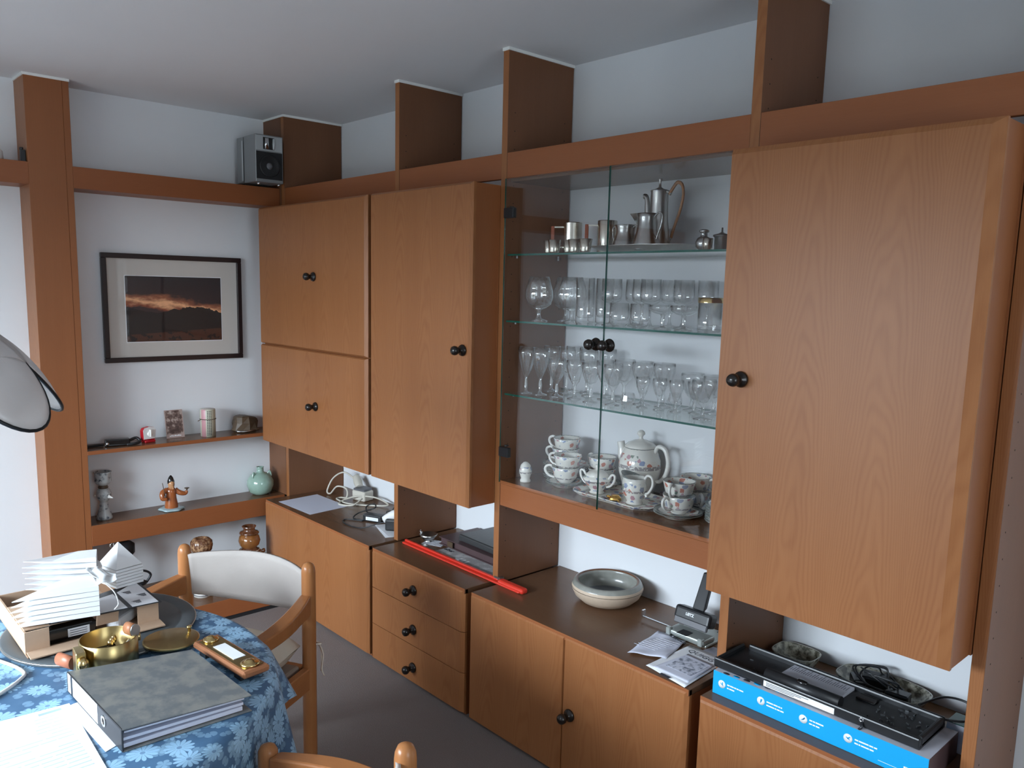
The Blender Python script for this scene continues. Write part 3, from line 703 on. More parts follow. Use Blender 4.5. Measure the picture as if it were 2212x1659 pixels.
for k in range(7): G().box(.0017, .0022, -.030 + k * .0085, -.0235 + k * .0085, .008, .0125 + .002 * (k % 2)).make('caption', 'print_white', t)
t = thing('tin_canister', 'pink and cream striped tin canister with a brown cord', 'tin', (0.096, -0.72, Z1))
def tinm(a): return 0
g = G(); seg = 28
g.lathe([(0, 0), (.037, 0), (.037, .088)], seg); 
for i, f in enumerate(g.f):
    cx = sum(g.v[k][0] for k in f) / len(f); cyv = sum(g.v[k][1] for k in f) / len(f); a = math.atan2(cyv, cx)
    g.m[i] = 0 if (-1.35 < a < -0.75 or 1.6 < a < 2.6) else 1
g.make('body', ['tin_pink', 'tin_cream'], t)
g = G().lathe([(.0382, .090), (.0382, .136), (.036, .140), (0, .141)], seg)
for i, f in enumerate(g.f):
    cx = sum(g.v[k][0] for k in f) / len(f); cyv = sum(g.v[k][1] for k in f) / len(f); a = math.atan2(cyv, cx)
    g.m[i] = (0 if (-1.35 < a < -0.75 or 1.6 < a < 2.6) else 1) if sum(g.v[k][2] for k in f) / len(f) < .139 else 2
g.make('lid', ['tin_pink', 'tin_cream', 'cream_plastic'], t)
g = G().tube([(.0395 * math.cos(2 * PI * k / 24), .0395 * math.sin(2 * PI * k / 24), .089) for k in range(24)], .0018, 6, closed=True).tube([(.01, -.039, .089), (.02, -.055, .086), (.022, -.06, .084)], .0018, 6)
g.make('cord', 'rock_brown', t)
g = G()
for col in range(3):
    a0 = -0.42 + col * 0.22
    for k in range(15):
        z = .010 + k * .0083 + (0.004 if k > 9 else 0)
        g.obox((.0376 * math.cos(a0) if z < .088 else .0386 * math.cos(a0), (.0376 if z < .088 else .0386) * math.sin(a0), z), (.0012, .0045, .0045), rz=a0 + 0.4)
o = g.make('printed_characters', 'print_dark', t); o['kind'] = 'stuff'
t = thing('polished_stone', 'brown split stone with a shiny polished lower edge', 'stone', (0.088, -0.515, Z1))
g = G().lathe([(0, 0), (.055, 0), (.070, .012), (.066, .05), (.060, .082), (.050, .088), (0, .080)], 11, smooth=False, sx=.72, rfun=lambda a, z: 1 + .13 * math.sin(3 * a + z * 40) + .06 * math.sin(5 * a))
g.v = [(x, y, z - max(0, (y + .0)) * .25 if z > .06 else z) for x, y, z in g.v]
g.make('stone', 'rock_brown', t)
G().tube([(.057 * math.cos(a) * .72 * 1.22, .057 * 1.22 * math.sin(a), .010 + .002 * math.sin(a * 3)) for a in [(-1.1 + k * .2) for k in range(12)]], .006, 6).make('polished_edge', 'pewter', t)

# ------------------------------------------------------------------ lower left shelf
Z2 = 0.5096
t = thing('candlestick', 'white ceramic candlestick shaped as a head with dark painting', 'candlestick', (0.08, -1.23, Z2))
G().lathe([(0, 0), (.036, 0), (.037, .008), (.030, .03), (.020, .06), (.017, .085)], 24).make('neck_base', 'candle_glaze', t)
hd = G().lathe([(.017, .083), (.022, .092), (.032, .108), (.034, .125), (.028, .142), (.020, .150)], 24, rfun=lambda a, z: 1 + .05 * math.cos(a - .4)).make('head', 'candle_glaze', t)
G().add([(.030, .012, .124), (.030, .022, .108), (.034, .008, .108), (.054, .028, .108), (.030, .016, .102)], [(0, 2, 3), (0, 3, 1), (2, 4, 3), (4, 1, 3)]).make('nose', 'porcelain_white', hd)
for s_ in (-1, 1): G().lathe([(.009, 0), (.009, .005), (0, .006)], 10, (-.01, s_ * .036, .115), sx=1, sy=.6).make('ear', 'porcelain_white', hd)
for q in ([(.0335, .004, .121), (.0325, .012, .123)], [(.027, .021, .123), (.022, .027, .121)]): G().tube(q, .0022, 6).make('eye', 'print_dark', hd)
G().lathe([(.020, .149), (.023, .156), (.018, .166)], 20).make('collar', 'rock_brown', t)
G().lathe([(.018, .165), (.030, .174), (.037, .185), (.037, .225), (.040, .231), (.034, .232), (.033, .19), (0, .186)], 24).make('cup', 'candle_glaze', t)
t = thing('figurine', 'orange brown ceramic figurine of a flautist with tall black cap', 'figurine', (0.112, -0.925, Z2))
G().lathe([(0, 0), (.052, .0), (.060, .006), (.052, .011), (.02, .013), (0, .013)], 28, rfun=lambda a, z: 1 + .08 * math.sin(6 * a)).make('base', 'blue_base_glaze', t)
G().lathe([(.032, .012), (.031, .03), (.026, .06), (.024, .085), (.026, .10), (.018, .112), (.010, .118)], 20).make('robe', 'terracotta_glaze', t)
G().tube([(0, -.02, .103), (.012, -.045, .095), (.022, -.050, .068), (.028, -.030, .064)], [.014, .014, .011, .008], 8, sub=5).make('sleeve', 'terracotta_glaze', t)
G().tube([(0, .02, .100), (.012, .04, .084), (.016, .066, .078), (.018, .072, .092)], [.014, .013, .010, .006], 8, sub=5).make('sleeve', 'terracotta_glaze', t)
hd = G().lathe([(0, .10), (.010, .104), (.014, .118), (.016, .135), (.013, .148), (0, .152)], 16, (.008, 0, 0)).add([(.020, -.004, .132), (.020, .004, .132), (.040, 0, .112), (.020, 0, .108)], [(0, 1, 2), (1, 3, 2), (3, 0, 2)]).make('head', 'skin_glaze', t)
G().tube([(.0205, .008, .130), (.019, .011, .129)], .0022, 6).make('eye', 'print_dark', hd)
G().lathe([(.0165, 0), (.017, .012), (.011, .03), (.004, .04), (0, .042)], 16, (.004, 0, .136)).make('cap', 'black_gloss', t)
G().lathe([(.003, 0), (.006, .006), (.013, .010), (.012, .0115), (0, .009)], 12, (.018, .073, .094)).make('bowl', 'rock_brown', t)
G().tube([(.030, -.036, .066), (.034, -.052, .15)], .0018, 6).make('stick', 'rock_brown', t)
t = thing('bud_vase', 'round pale green crackle glazed vase with small ears', 'vase', (0.088, -0.438, Z2))
G().lathe([(0, 0), (.038, 0), (.060, .018), (.0715, .052), (.070, .078), (.052, .108), (.026, .121), (.019, .124), (.018, .146), (.021, .151), (.017, .152), (.014, .125), (0, .12)], 36).make('body', 'celadon', t)
for s_ in (-1, 1): G().tube([(.030 * .5, s_ * .036, .112), (.030 * .6, s_ * .046, .126), (.030 * .7, s_ * .052, .108), (.032 * .7, s_ * .052, .098)], .0048, 8, sub=5).make('ear', 'celadon', t)

# ------------------------------------------------------------------ pots on the low platform
ZP = 0.1085
t = thing('ribbed_pot', 'brown carved ceramic pot behind the chair back', 'pot', (0.33, -0.865, ZP))
G().lathe([(0, 0), (.042, 0), (.045, .02), (.038, .05), (.026, .12), (.024, .19), (.032, .222)], 28).make('foot_column', 'mat_board', t)
G().lathe([(.032, .220), (.046, .235), (.052, .258), (.048, .280), (.036, .293), (.026, .296), (.022, .290), (0, .27)], 54, rfun=lambda a, z: 1 + .06 * math.sin(a * 16 + math.sin(z * 90) * 1.6)).make('carved_bowl', 'grooved_glaze', t)
for k in range(3): G().tube([(.0440 * math.cos(2 * PI * q / 24), .0440 * math.sin(2 * PI * q / 24), .012 + .011 * k) for q in range(24)], .002, 6, closed=True).make('ring', 'print_dark', t)
t = thing('stoneware_jug', 'tall glossy brown turned jug with side knobs under the thick shelf', 'jug', (0.30, -0.605, ZP))
G().lathe([(0, 0), (.045, 0), (.050, .03), (.056, .10), (.062, .150), (.058, .166), (.040, .184), (.036, .190)], 32).make('lower_body', 'brown_glaze', t)
G().lathe([(.036, .189), (.050, .204), (.055, .226), (.048, .250), (.036, .258)], 32).make('belly', 'amber_glaze', t)
G().lathe([(.036, .257), (.050, .264), (.046, .271), (.030, .276), (.030, .290), (.036, .301), (.031, .302), (.026, .28), (0, .27)], 32).make('neck', 'brown_glaze', t)
for s_ in (-1, 1):
    G().lathe([(0, 0), (.009, 0), (.007, .010), (.011, .015), (.011, .024), (0, .028)], 14, (0, s_ * .058, .155), M=Matrix.Rotation(-s_ * PI / 2, 4, 'X')).make('side_knob', 'amber_glaze', t)
for z, rr in ((.166, .058), (.176, .050)): G().tube([(rr * math.cos(2 * PI * q / 28), rr * math.sin(2 * PI * q / 28), z) for q in range(28)], .0018, 6, closed=True).make('ring', 'cream_plastic', t)
t = thing('black_lantern', 'dark metal lantern under the thick shelf beside the column', 'lantern', (0.16, -1.17, ZP))
G().lathe([(0, 0), (.055, 0), (.055, .01), (.03, .03), (.018, .15), (.030, .22), (.045, .24), (.045, .28), (.03, .292), (0, .294)], 20).make('body', 'lamp_metal', t)
G().tube([(0, -.045, .26), (0, -.065, .285), (0, -.05, .30), (0, -.045, .27)], .004, 6, sub=4).make('handle', 'chrome', t)
t = thing('wrought_candleholder', 'black wrought iron candle holder ring behind the chair arm', 'candle holder', (0.36, -1.17, ZP))
G().lathe([(0, 0), (.05, 0), (.05, .006), (.006, .012), (.006, .135), (.03, .14), (.03, .15), (0, .15)], 20).make('stand', 'lamp_metal', t)
G().tube([(0, .028, .14), (0, .05, .175), (0, .02, .20), (0, -.03, .20), (0, -.05, .165), (0, -.028, .145)], .0055, 8, sub=6).make('loop', 'lamp_metal', t)

# ------------------------------------------------------------------ shelf A: pewter and silver
ZA = 1.7768
def handle(pts, r=.003, mat='pewter', parent=None, name='handle', sub=6, flat=1): return G().tube(pts, r, 8, sub=sub, flat=flat).make(name, mat, parent)
cup = thing('shot_cup', 'small silver cup at the left end of the top glass shelf', 'cup', (2.118, -0.300, ZA), 0, 'silver cups on the top glass shelf')
G().lathe([(0, .002), (.0125, .001), (.0165, .001), (.0175, .004), (.0225, .044), (.0215, .044), (.0165, .006), (0, .006)], 24).make('body', 'silver_ribbed', cup)
dup(cup, (2.166, -0.325, ZA), label='small silver cup standing in front, second from the left on the top glass shelf')
dup(cup, (2.212, -0.298, ZA), label='small silver cup in front of the ribbed mug')
dup(cup, (2.258, -0.322, ZA), label='small silver cup just right of the one before the ribbed mug')
dup(cup, (2.312, -0.325, ZA), label='small silver cup before the brown handle of the second mug')
def mug(loc, label, mat, rib):
    t = thing('silver_mug', label, 'mug', loc, 0, 'silver mugs with square wooden handles')
    G().lathe([(0, .003), (.033, .001), (.0365, .001), (.0375, .004), (.0375, .115), (.036, .117), (.035, .113), (.035, .008), (0, .008)], 40 if rib else 32, smooth=not rib).make('body', mat, t)
    t.scale = (.92, .92, 1)
    hx, hy = -.062, -.050
    for z in (.100, .028): G().tube([(-.022, -.024, z), (hx, hy, z)], .0035, 4).make('handle_arm', mat, t)
    G().obox((hx + .001, hy + .001, .064), (.014, .010, .080), rz=.74).make('wooden_grip', 'terracotta_wood', t, bevel=.002)
    return t
mug((2.100, -0.165, ZA), 'ribbed silver mug with square wooden handle, left one', 'silver_ribbed', True)
mug((2.262, -0.160, ZA), 'smooth silver mug with square wooden handle, right one behind the sugar pot', 'silver_ribbed', False)
t = thing('pewter_tray', 'oval pewter tray under coffee pot, jug and pot', 'tray', (2.455, -0.185, ZA))
G().lathe([(0, .004), (.14, .003), (.175, .008), (.225, .022), (.228, .024), (.222, .0245), (.175, .011), (.14, .006), (0, .007)], 48, sy=.48).make('plate', 'steel_brushed', t)
ZTR = ZA + .0125
t = thing('sugar_pot', 'low waisted pewter pot with two looped handles on the tray', 'pot', (2.372, -0.195, ZTR - .004)); t.scale = (.88, .88, 1)
G().lathe([(0, 0), (.050, 0), (.054, .003), (.052, .018), (.042, .04), (.036, .058), (.0365, .074), (.0415, .086), (.0405, .087), (.034, .072), (.034, .05), (0, .01)], 36).make('body', 'pewter', t)
for s_ in (-1, 1): handle([(s_ * .038, 0, .078), (s_ * .048, 0, .083), (s_ * .062, 0, .076), (s_ * .060, 0, .05), (s_ * .050, 0, .022), (s_ * .045, 0, .016)], .0026, 'pewter', t)
t = thing('cream_jug', 'waisted pewter cream jug with pointed spout in front of the coffee pot', 'jug', (2.486, -0.225, ZTR - .004)); t.scale = (.92, .92, 1)
G().lathe([(0, 0), (.050, 0), (.054, .003), (.050, .022), (.038, .055), (.033, .085), (.033, .103), (.036, .117), (.035, .117), (.031, .10), (.031, .06), (0, .01)], 36).make('body', 'pewter', t)
G().add([(-.028, -.024, .118), (-.028, .024, .118), (-.078, 0, .119), (-.030, 0, .066), (-.068, 0, .110)], [(0, 2, 4), (0, 4, 3), (1, 4, 2), (1, 3, 4)], smooth=False).make('spout', 'pewter', t, solid=.001)
handle([(.030, 0, .098), (.036, 0, .110), (.055, 0, .118), (.066, 0, .108), (.062, 0, .078), (.048, 0, .045), (.043, 0, .030)], .0028, 'pewter', t)
t = thing('coffee_pot', 'tall pewter coffee pot with high cane wrapped handle', 'coffee pot', (2.455, -0.125, ZTR - .004)); t.scale = (.76, .76, 1)
G().lathe([(0, 0), (.058, 0), (.062, .003), (.060, .018), (.050, .055), (.042, .10), (.039, .15), (.0385, .196), (.040, .198), (.041, .200)], 40).make('body', 'steel_brushed', t)
ld = G().lathe([(.040, .199), (.038, .202), (.018, .206), (.006, .212), (.004, .226), (.008, .236), (.009, .239), (0, .240)], 32).make('lid', 'steel_brushed', t)
G().tube([(-.040, 0, .078), (-.054, 0, .10), (-.062, 0, .14), (-.066, 0, .168), (-.074, 0, .184), (-.086, 0, .186)], [.018, .017, .014, .011, .010, .009], 10, sub=5).make('spout', 'steel_brushed', t)
G().tube([(.036, 0, .196), (.052, 0, .193), (.060, 0, .186)], [.006, .005, .006], 8, sub=3).make('handle_mount', 'steel_brushed', t)
G().tube([(.052, 0, .186), (.070, 0, .205), (.092, 0, .222), (.116, 0, .214), (.126, 0, .185), (.118, 0, .145), (.100, 0, .105), (.080, 0, .065), (.072, 0, .045)], .0062, 8, sub=5).make('cane_handle', 'cane', t)
G().tube([(.072, 0, .046), (.060, 0, .030), (.052, 0, .035)], [.005, .004, .004], 8, sub=3).make('lower_mount', 'steel_brushed', t)
t = thing('salt_shaker', 'round pewter shaker with short capped neck at the right', 'shaker', (2.728, -0.255, ZA))
G().lathe([(0, 0), (.012, 0), (.024, .012), (.026, .024), (.020, .038), (.011, .043), (.010, .053), (.015, .056), (.015, .061), (.008, .064), (0, .064)], 28).make('body', 'pewter', t)
t = thing('shot_cup', 'plain small pewter cup between shaker and mustard pot', 'cup', (2.762, -0.285, ZA))
G().lathe([(0, .001), (.014, .001), (.0155, .035), (.0145, .035), (.013, .005), (0, .005)], 24).make('body', 'silver_ribbed', t)
t = thing('mustard_pot', 'lidded pewter pot with thin upright finial at right end', 'pot', (2.786, -0.248, ZA))
G().lathe([(0, 0), (.022, 0), (.022, .038), (.026, .042)], 24).make('body', 'pewter', t)
G().lathe([(.027, .042), (.026, .046), (.012, .050), (.003, .054), (.0025, .067), (0, .068)], 24).make('lid', 'pewter', t)
t = thing('pepper_mill', 'small dark pewter pot partly hidden by the big door', 'shaker', (2.850, -0.205, ZA))
G().lathe([(0, 0), (.020, 0), (.022, .04), (.014, .05), (.016, .060), (0, .062)], 24).make('body', 'pewter', t)

# ------------------------------------------------------------------ shelf B: clear glasses
ZBG = 1.5342
def glass(name, label, loc, prof, cat='glass', seg=28, smooth=True, group=None, foot=None):
    t = thing(name, label, cat, loc, 0, group)
    if foot: G().lathe(foot, seg if smooth else 24, smooth=True).make('foot', 'stem_glass', t)
    G().lathe(prof, seg, smooth=smooth).make('bowl', 'drinking_glass', t)
    return t
snf = ([(.026, .047), (.046, .062), (.0535, .088), (.052, .112), (.043, .142), (.0385, .163), (.0375, .163), (.050, .112), (.0515, .09), (.044, .066), (.024, .052), (0, .050)],
       [(0, .0), (.034, .0), (.035, .002), (.012, .010), (.008, .020), (.0085, .040), (.022, .048), (.010, .050)])
sn = glass('brandy_glass', 'short stemmed brandy balloon, leftmost on the second glass shelf', (2.016, -0.245, ZBG), snf[0], group='brandy balloons', foot=snf[1])
dup(sn, (2.052, -0.135, ZBG), label='brandy balloon directly behind the leftmost one, right of it in view')
dup(sn, (2.148, -0.205, ZBG), label='brandy balloon just left of the tall ribbed tumbler')
hb = glass('highball_glass', 'tall thick based tumbler, front one beside the brandy balloons', (2.252, -0.250, ZBG), [(0, .0), (.030, 0), (.033, .006), (.0335, .160), (.0318, .160), (.031, .030), (.024, .022), (0, .020)], group='tall tumblers')
dup(hb, (2.238, -0.130, ZBG), label='tall tumbler standing behind the front one, next to the door gap')
dup(hb, (2.148, -0.072, ZBG), label='tall tumbler farthest back on the second glass shelf')
wf = [(0, 0), (.032, 0), (.033, .002), (.010, .007), (.0045, .018), (.0045, .068), (.009, .074)]
wb = [(.008, .074), (.024, .078), (.034, .086), (.0355, .100), (.0355, .158), (.0345, .158), (.0345, .102), (.032, .090), (0, .080)]
wg = glass('wine_glass', 'cylindrical stemmed wine glass right of the door gap', (2.333, -0.205, ZBG), wb, group='cylindrical stemmed wine glasses', foot=wf)
for lx, ly, lb in ((2.360, -.110, 'cylindrical stemmed wine glass behind the short tumbler'), (2.430, -.160, 'cylindrical stemmed wine glass behind the pair of short tumblers'),
                   (2.500, -.205, 'cylindrical stemmed wine glass left of the first coupe'), (2.492, -.085, 'cylindrical stemmed wine glass in the back above the first coupe'), (2.570, -.120, 'cylindrical stemmed wine glass rising behind the second coupe'), (2.620, -.055, 'rightmost cylindrical stemmed wine glass, farthest back')):
    dup(wg, (lx, ly, ZBG), label=lb)
tb = glass('short_tumbler', 'short round bottomed tumbler, left of the pair in front', (2.418, -0.262, ZBG), [(0, 0), (.024, 0), (.033, .012), (.0345, .03), (.0335, .078), (.0320, .078), (.0325, .034), (.026, .022), (0, .018)], group='short tumblers')
dup(tb, (2.505, -0.262, ZBG), label='short round bottomed tumbler, right of the pair in front')
cpb = [(.008, .045), (.030, .050), (.043, .060), (.0465, .076), (.0455, .076), (.041, .062), (0, .050)]
cpf = [(0, 0), (.030, 0), (.031, .002), (.009, .007), (.006, .014), (.008, .026), (.006, .040), (.010, .046)]
cp = glass('coupe_glass', 'wide low coupe glass, left one of two', (2.583, -0.245, ZBG), cpb, group='coupe glasses', foot=cpf)
dup(cp, (2.668, -0.250, ZBG), label='wide low coupe glass beside the gold rimmed tumbler')
t = thing('gold_rim_tumbler', 'straight glass tumbler with broad gold band at the rim', 'glass', (2.765, -0.255, ZBG))
G().lathe([(0, 0), (.036, 0), (.0375, .004), (.0375, .102), (.0355, .102), (.0355, .022), (0, .018)], 32).make('body', 'drinking_glass', t)
G().lathe([(.0378, .088), (.0378, .1035), (.0352, .1035), (.0352, .088), (.0378, .088)], 32).make('gold_band', 'brass_bright', t)

# ------------------------------------------------------------------ shelf C: cut crystal
ZC = 1.2613
def cut(h, r, bowl, name='crystal_goblet', label='', loc=(0, 0, 0), group=None, nfac=10):
    st = h * bowl      # height at which the bowl begins
    t = thing(name, label, 'glass', loc, random.random(), group)
    G().lathe([(0, 0), (r * .78, 0), (r * .80, .002), (r * .30, .007), (.005, .014), (.0075, st * .55), (.0045, st * .85), (.007, st)], 12).make('stem', 'stem_glass', t)
    cutf = lambda a, z: 1 - .085 * abs(math.cos(nfac * a / 2)) ** .7 * min(1, max(0, (st + (h - st) * .74 - z) / ((h - st) * .12)))
    G().lathe([(.006, st), (r * .42, st + (h - st) * .12), (r * .66, st + (h - st) * .30), (r * .84, st + (h - st) * .50), (r * .95, st + (h - st) * .68), (r * .97, st + (h - st) * .78), (r * .94, h), (r * .91, h), (r * .93, st + (h - st) * .70), (r * .78, st + (h - st) * .48), (r * .5, st + (h - st) * .22), (0, st + (h - st) * .12)], nfac * 6, rfun=cutf).make('bowl', 'drinking_glass', t)
    return t
a = cut(.176, .034, .36, label='tall cut champagne goblet, front left corner of the third shelf', loc=(1.976, -.262, ZC), group='tall cut goblets')
for lx, ly, lb in ((2.040, -.250, 'tall cut champagne goblet, second from the left in front'), (1.985, -.135, 'tall cut goblet behind the leftmost one'), (2.062, -.130, 'tall cut goblet behind the second one from the left'),
                   (2.035, -.060, 'tall cut goblet at the back, left of the white wall edge'), (2.105, -.062, 'tall cut goblet at the back against the white wall'), (2.165, -.120, 'tall cut goblet in the second row before the white wall'), (2.205, -.060, 'tall cut goblet at the back below the left glass knob')):
    dup(a, (lx, ly, ZC), random.random(), lb)
a = cut(.142, .035, .36, label='middle sized cut wine glass, third from the left in front', loc=(2.118, -.242, ZC), group='middle sized cut wine glasses')
for lx, ly, lb in ((2.194, -.225, 'middle sized cut wine glass, fourth from the left in front'), (2.283, -.240, 'middle sized cut wine glass just left of the door gap'), (2.372, -.225, 'middle sized cut wine glass just right of the door gap'), (2.262, -.140, 'middle sized cut wine glass in the second row left of the door gap')):
    dup(a, (lx, ly, ZC), random.random(), lb)
a = cut(.150, .041, .38, 'crystal_goblet', 'wide cut goblet in the back row right of the door gap', (2.335, -.120, ZC), 'wide cut goblets in the back')
for lx, ly, lb in ((2.420, -.125, 'wide cut goblet in the back row, second right of the door gap'), (2.500, -.110, 'wide cut goblet in the back row above the small cut glasses')):
    dup(a, (lx, ly, ZC), random.random(), lb)
a = cut(.124, .042, .30, 'crystal_goblet', 'wide low cut glass in the back row towards the right', (2.600, -.085, ZC), 'wide low cut glasses')
for lx, ly, lb in ((2.690, -.090, 'wide low cut glass in the back right corner'), (2.738, -.222, 'large low cut glass standing foremost at the right end'), (2.815, -.150, 'low cut glass half hidden behind the big door edge')):
    dup(a, (lx, ly, ZC), random.random(), lb)
a = cut(.106, .0255, .34, 'crystal_liqueur_glass', 'small cut liqueur glass, left of three', (2.470, -.185, ZC), 'small cut liqueur glasses')
for lx, ly, lb in ((2.536, -.180, 'small cut liqueur glass, middle of three'), (2.600, -.175, 'small cut liqueur glass, right of three'), (2.655, -.150, 'small cut liqueur glass in the row behind, before the low glasses')):
    dup(a, (lx, ly, ZC), random.random(), lb)
t = glass('ball_tumbler', 'tiny round stemless glass before the goblets', (2.452, -.240, ZC), [(0, 0), (.012, 0), (.023, .012), (.026, .026), (.023, .044), (.020, .052), (.019, .052), (.024, .026), (0, .008)], seg=12, smooth=False, group='tiny round glasses')
dup(t, (2.548, -.110, ZC), label='tiny round stemless glass behind the liqueur glasses')

# ------------------------------------------------------------------ china at the bottom of the case
ZD = 0.9262
def egg():
    t = thing('egg_shaker', 'white china shaker shaped like an egg in a cup, far left', 'shaker', (2.004, -0.278, ZD))
    G().lathe([(0, 0), (.020, 0), (.0205, .006), (.017, .014), (.021, .028), (.0245, .036), (.0235, .050), (.018, .066), (.008, .076), (0, .078)], 28).make('body', 'egg_ware', t)
egg()
pl = thing('side_plate', 'china side plate, lowest of the stack behind the left cups', 'plate', (2.068, -0.118, ZD), 0, 'stacked side plates left')
def plate_prof(r, h=.014): return [(0, .002), (r * .55, .001), (r * .58, .0), (r * .62, .004), (r * .85, h * .75), (r, h), (r * .995, h + .0015), (r * .84, h * .75 + .003), (r * .60, .006), (0, .005)]
G().lathe(plate_prof(.092), 44, rfun=lambda a, z: 1 + .006 * math.cos(a * 12)).make('disc', 'saucer_ware', pl)
lbs = ['second lowest', 'third', 'fourth', 'fifth', 'sixth', 'topmost']
for k in range(6): dup(pl, (2.068 + random.uniform(-.002, .002), -0.118 + random.uniform(-.002, .002), ZD + .0085 * (k + 1)), k * .3, 'china side plate, %s of the stack behind the left cups' % lbs[k])
def cuptea(loc, rz, label, group):
    t = thing('tea_cup', label, 'cup', loc, rz, group); t.scale = (1.10, 1.10, 1.16)
    G().lathe([(0, .003), (.018, .002), (.022, .0), (.023, .003), (.030, .010), (.0405, .022), (.0445, .040), (.0480, .054), (.0465, .0545), (.043, .040), (.038, .022), (.022, .008), (0, .007)], 36).make('bowl', 'cup_ware', t)
    G().tube([(.042, 0, .044), (.056, 0, .052), (.071, 0, .046), (.072, 0, .032), (.058, 0, .018), (.038, 0, .014)], [.0042, .0042, .0045, .0045, .004, .0038], 8, sub=6).make('handle', 'porcelain_white', t)
    return t
zp = ZD + .0085 * 6 + .008
cA = cuptea((2.058, -0.118, zp), 3.5, 'flowered tea cup resting on the plate stack, lower of the rear pair', 'flowered tea cups left')
dup(cA, (2.066, -0.120, zp + .041), 3.35, 'flowered tea cup on top of the rear pair at the left')
sc = thing('saucer', 'china saucer, lower of two under the front left cups', 'saucer', (2.143, -0.205, ZD), 0, 'saucers under the left cups')
G().lathe(plate_prof(.075, .017), 40).make('disc', 'saucer_ware', sc)
dup(sc, (2.144, -0.204, ZD + .007), label='china saucer, upper of two under the front left cups')
dup(cA, (2.143, -0.204, ZD + .013), 3.6, 'flowered tea cup on the saucers, lower of the front left pair')
dup(cA, (2.149, -0.201, ZD + .057), 3.35, 'flowered tea cup, upper of the front left pair')
dup(sc, (2.225, -0.095, ZD), label='china saucer under the cups behind the sugar bowl', group='saucer behind the sugar bowl')
dup(cA, (2.225, -0.095, ZD + .008), 3.3, 'flowered tea cup, lower of the pair behind the sugar bowl')
dup(cA, (2.228, -0.097, ZD + .051), 3.0, 'flowered tea cup, upper of the pair behind the sugar bowl')
t = thing('china_tray', 'rectangular china tray with cut corners under sugar bowl and creamer', 'tray', (2.395, -0.180, ZD), -0.035)
hx, hy, cc = .180, .098, .035
poly = [(-hx + cc, -hy), (hx - cc, -hy), (hx, -hy + cc), (hx, hy - cc), (hx - cc, hy), (-hx + cc, hy), (-hx, hy - cc), (-hx, -hy + cc)]
g = G(); n = 8; vs = []
for sc_, z in ((.82, 0), (.86, 0.0), (1.0, .013), (.985, .015), (.84, .005)): vs += [(x * sc_, y * sc_, z) for x, y in poly]
fs = [tuple(reversed(range(8)))] + [(k * 8 + i, k * 8 + (i + 1) % 8, (k + 1) * 8 + (i + 1) % 8, (k + 1) * 8 + i) for k in range(4) for i in range(8)] + [tuple(32 + i for i in range(8))]
g.add(vs, fs).make('dish', 'tray_ware', t)
ZTT = ZD + .0055
t = thing('sugar_bowl', 'lidded china sugar bowl with two curled handles', 'bowl', (2.300, -0.205, ZTT), .15)
G().lathe([(0, .002), (.026, .0), (.028, .004), (.022, .010), (.034, .026), (.050, .046), (.051, .056), (.040, .064)], 36).make('body', 'sugar_ware', t)
for s_ in (-1, 1): G().tube([(s_ * .046, 0, .056), (s_ * .060, 0, .074), (s_ * .072, 0, .072), (s_ * .070, 0, .052), (s_ * .056, 0, .034), (s_ * .040, 0, .028)], .0042, 8, sub=6).make('handle', 'porcelain_white', t)
G().lathe([(.041, 0), (.043, .004), (.030, .016), (.014, .022), (.006, .024), (.005, .028), (.010, .034), (.008, .040), (0, .042)], 32, (0, 0, .063)).make('lid', 'lid_ware', t)
t = thing('creamer', 'china cream jug with scrolled handle beside the gold turtle', 'jug', (2.478, -0.215, ZTT), .15)
def crf(a, z): return 1 + (.30 * max(0, math.cos(a - PI)) ** 3 * max(0, (z - .045) / .05))
g = G().lathe([(0, .002), (.028, 0), (.030, .004), (.026, .010), (.030, .020), (.042, .042), (.041, .060), (.037, .076), (.040, .092), (.038, .092), (.034, .076), (.038, .055), (0, .012)], 36, rfun=crf)
g.v = [(x, y, z + (max(0, -x) * .35 if z > .07 else 0)) for x, y, z in g.v]
g.make('body', 'creamer_ware', t)
G().tube([(.034, 0, .082), (.046, 0, .104), (.064, 0, .100), (.068, 0, .074), (.055, 0, .048), (.042, 0, .040), (.048, 0, .032)], .0045, 8, sub=6).make('handle', 'porcelain_white', t)
t = thing('gold_turtle', 'tiny gold wrapped turtle on the china tray', 'figurine', (2.408, -0.232, ZTT), .5)
G().lathe([(0, .020), (.012, .018), (.019, .010), (.021, .004), (.016, .002), (0, .002)], 14, smooth=False, rfun=lambda a, z: 1 + .08 * math.sin(a * 5)).make('shell', 'gold_foil', t)
G().tube([(-.016, 0, .008), (-.024, 0, .012), (-.030, 0, .012)], [.004, .005, .003], 8).make('head', 'gold_foil', t)
for sx_ in (-1, 1):
    for sy_ in (-1, 1): G().tube([(sx_ * .011, sy_ * .012, .006), (sx_ * .017, sy_ * .018, .001)], [.004, .0035], 6).make('leg', 'gold_foil', t)
t = thing('tea_pot', 'large china pot with domed lid, flowered belt and curved handle', 'teapot', (2.398, -0.090, ZTT), .12)
G().lathe([(0, .004), (.050, .0), (.054, .004), (.050, .012), (.062, .040), (.074, .080), (.077, .108), (.070, .138), (.058, .165), (.053, .172)], 44).make('body', 'pot_ware', t)
G().lathe([(.056, 0), (.057, .004), (.046, .014), (.024, .024), (.009, .028), (.006, .034), (.008, .040), (.0145, .046), (.013, .054), (.006, .060), (0, .061)], 36, (0, 0, .171)).make('lid', 'lid_ware', t)
G().tube([(-.056, 0, .105), (-.072, 0, .128), (-.078, 0, .158), (-.084, 0, .180)], [.020, .019, .014, .014], 12, sub=5).make('spout', 'porcelain_white', t)
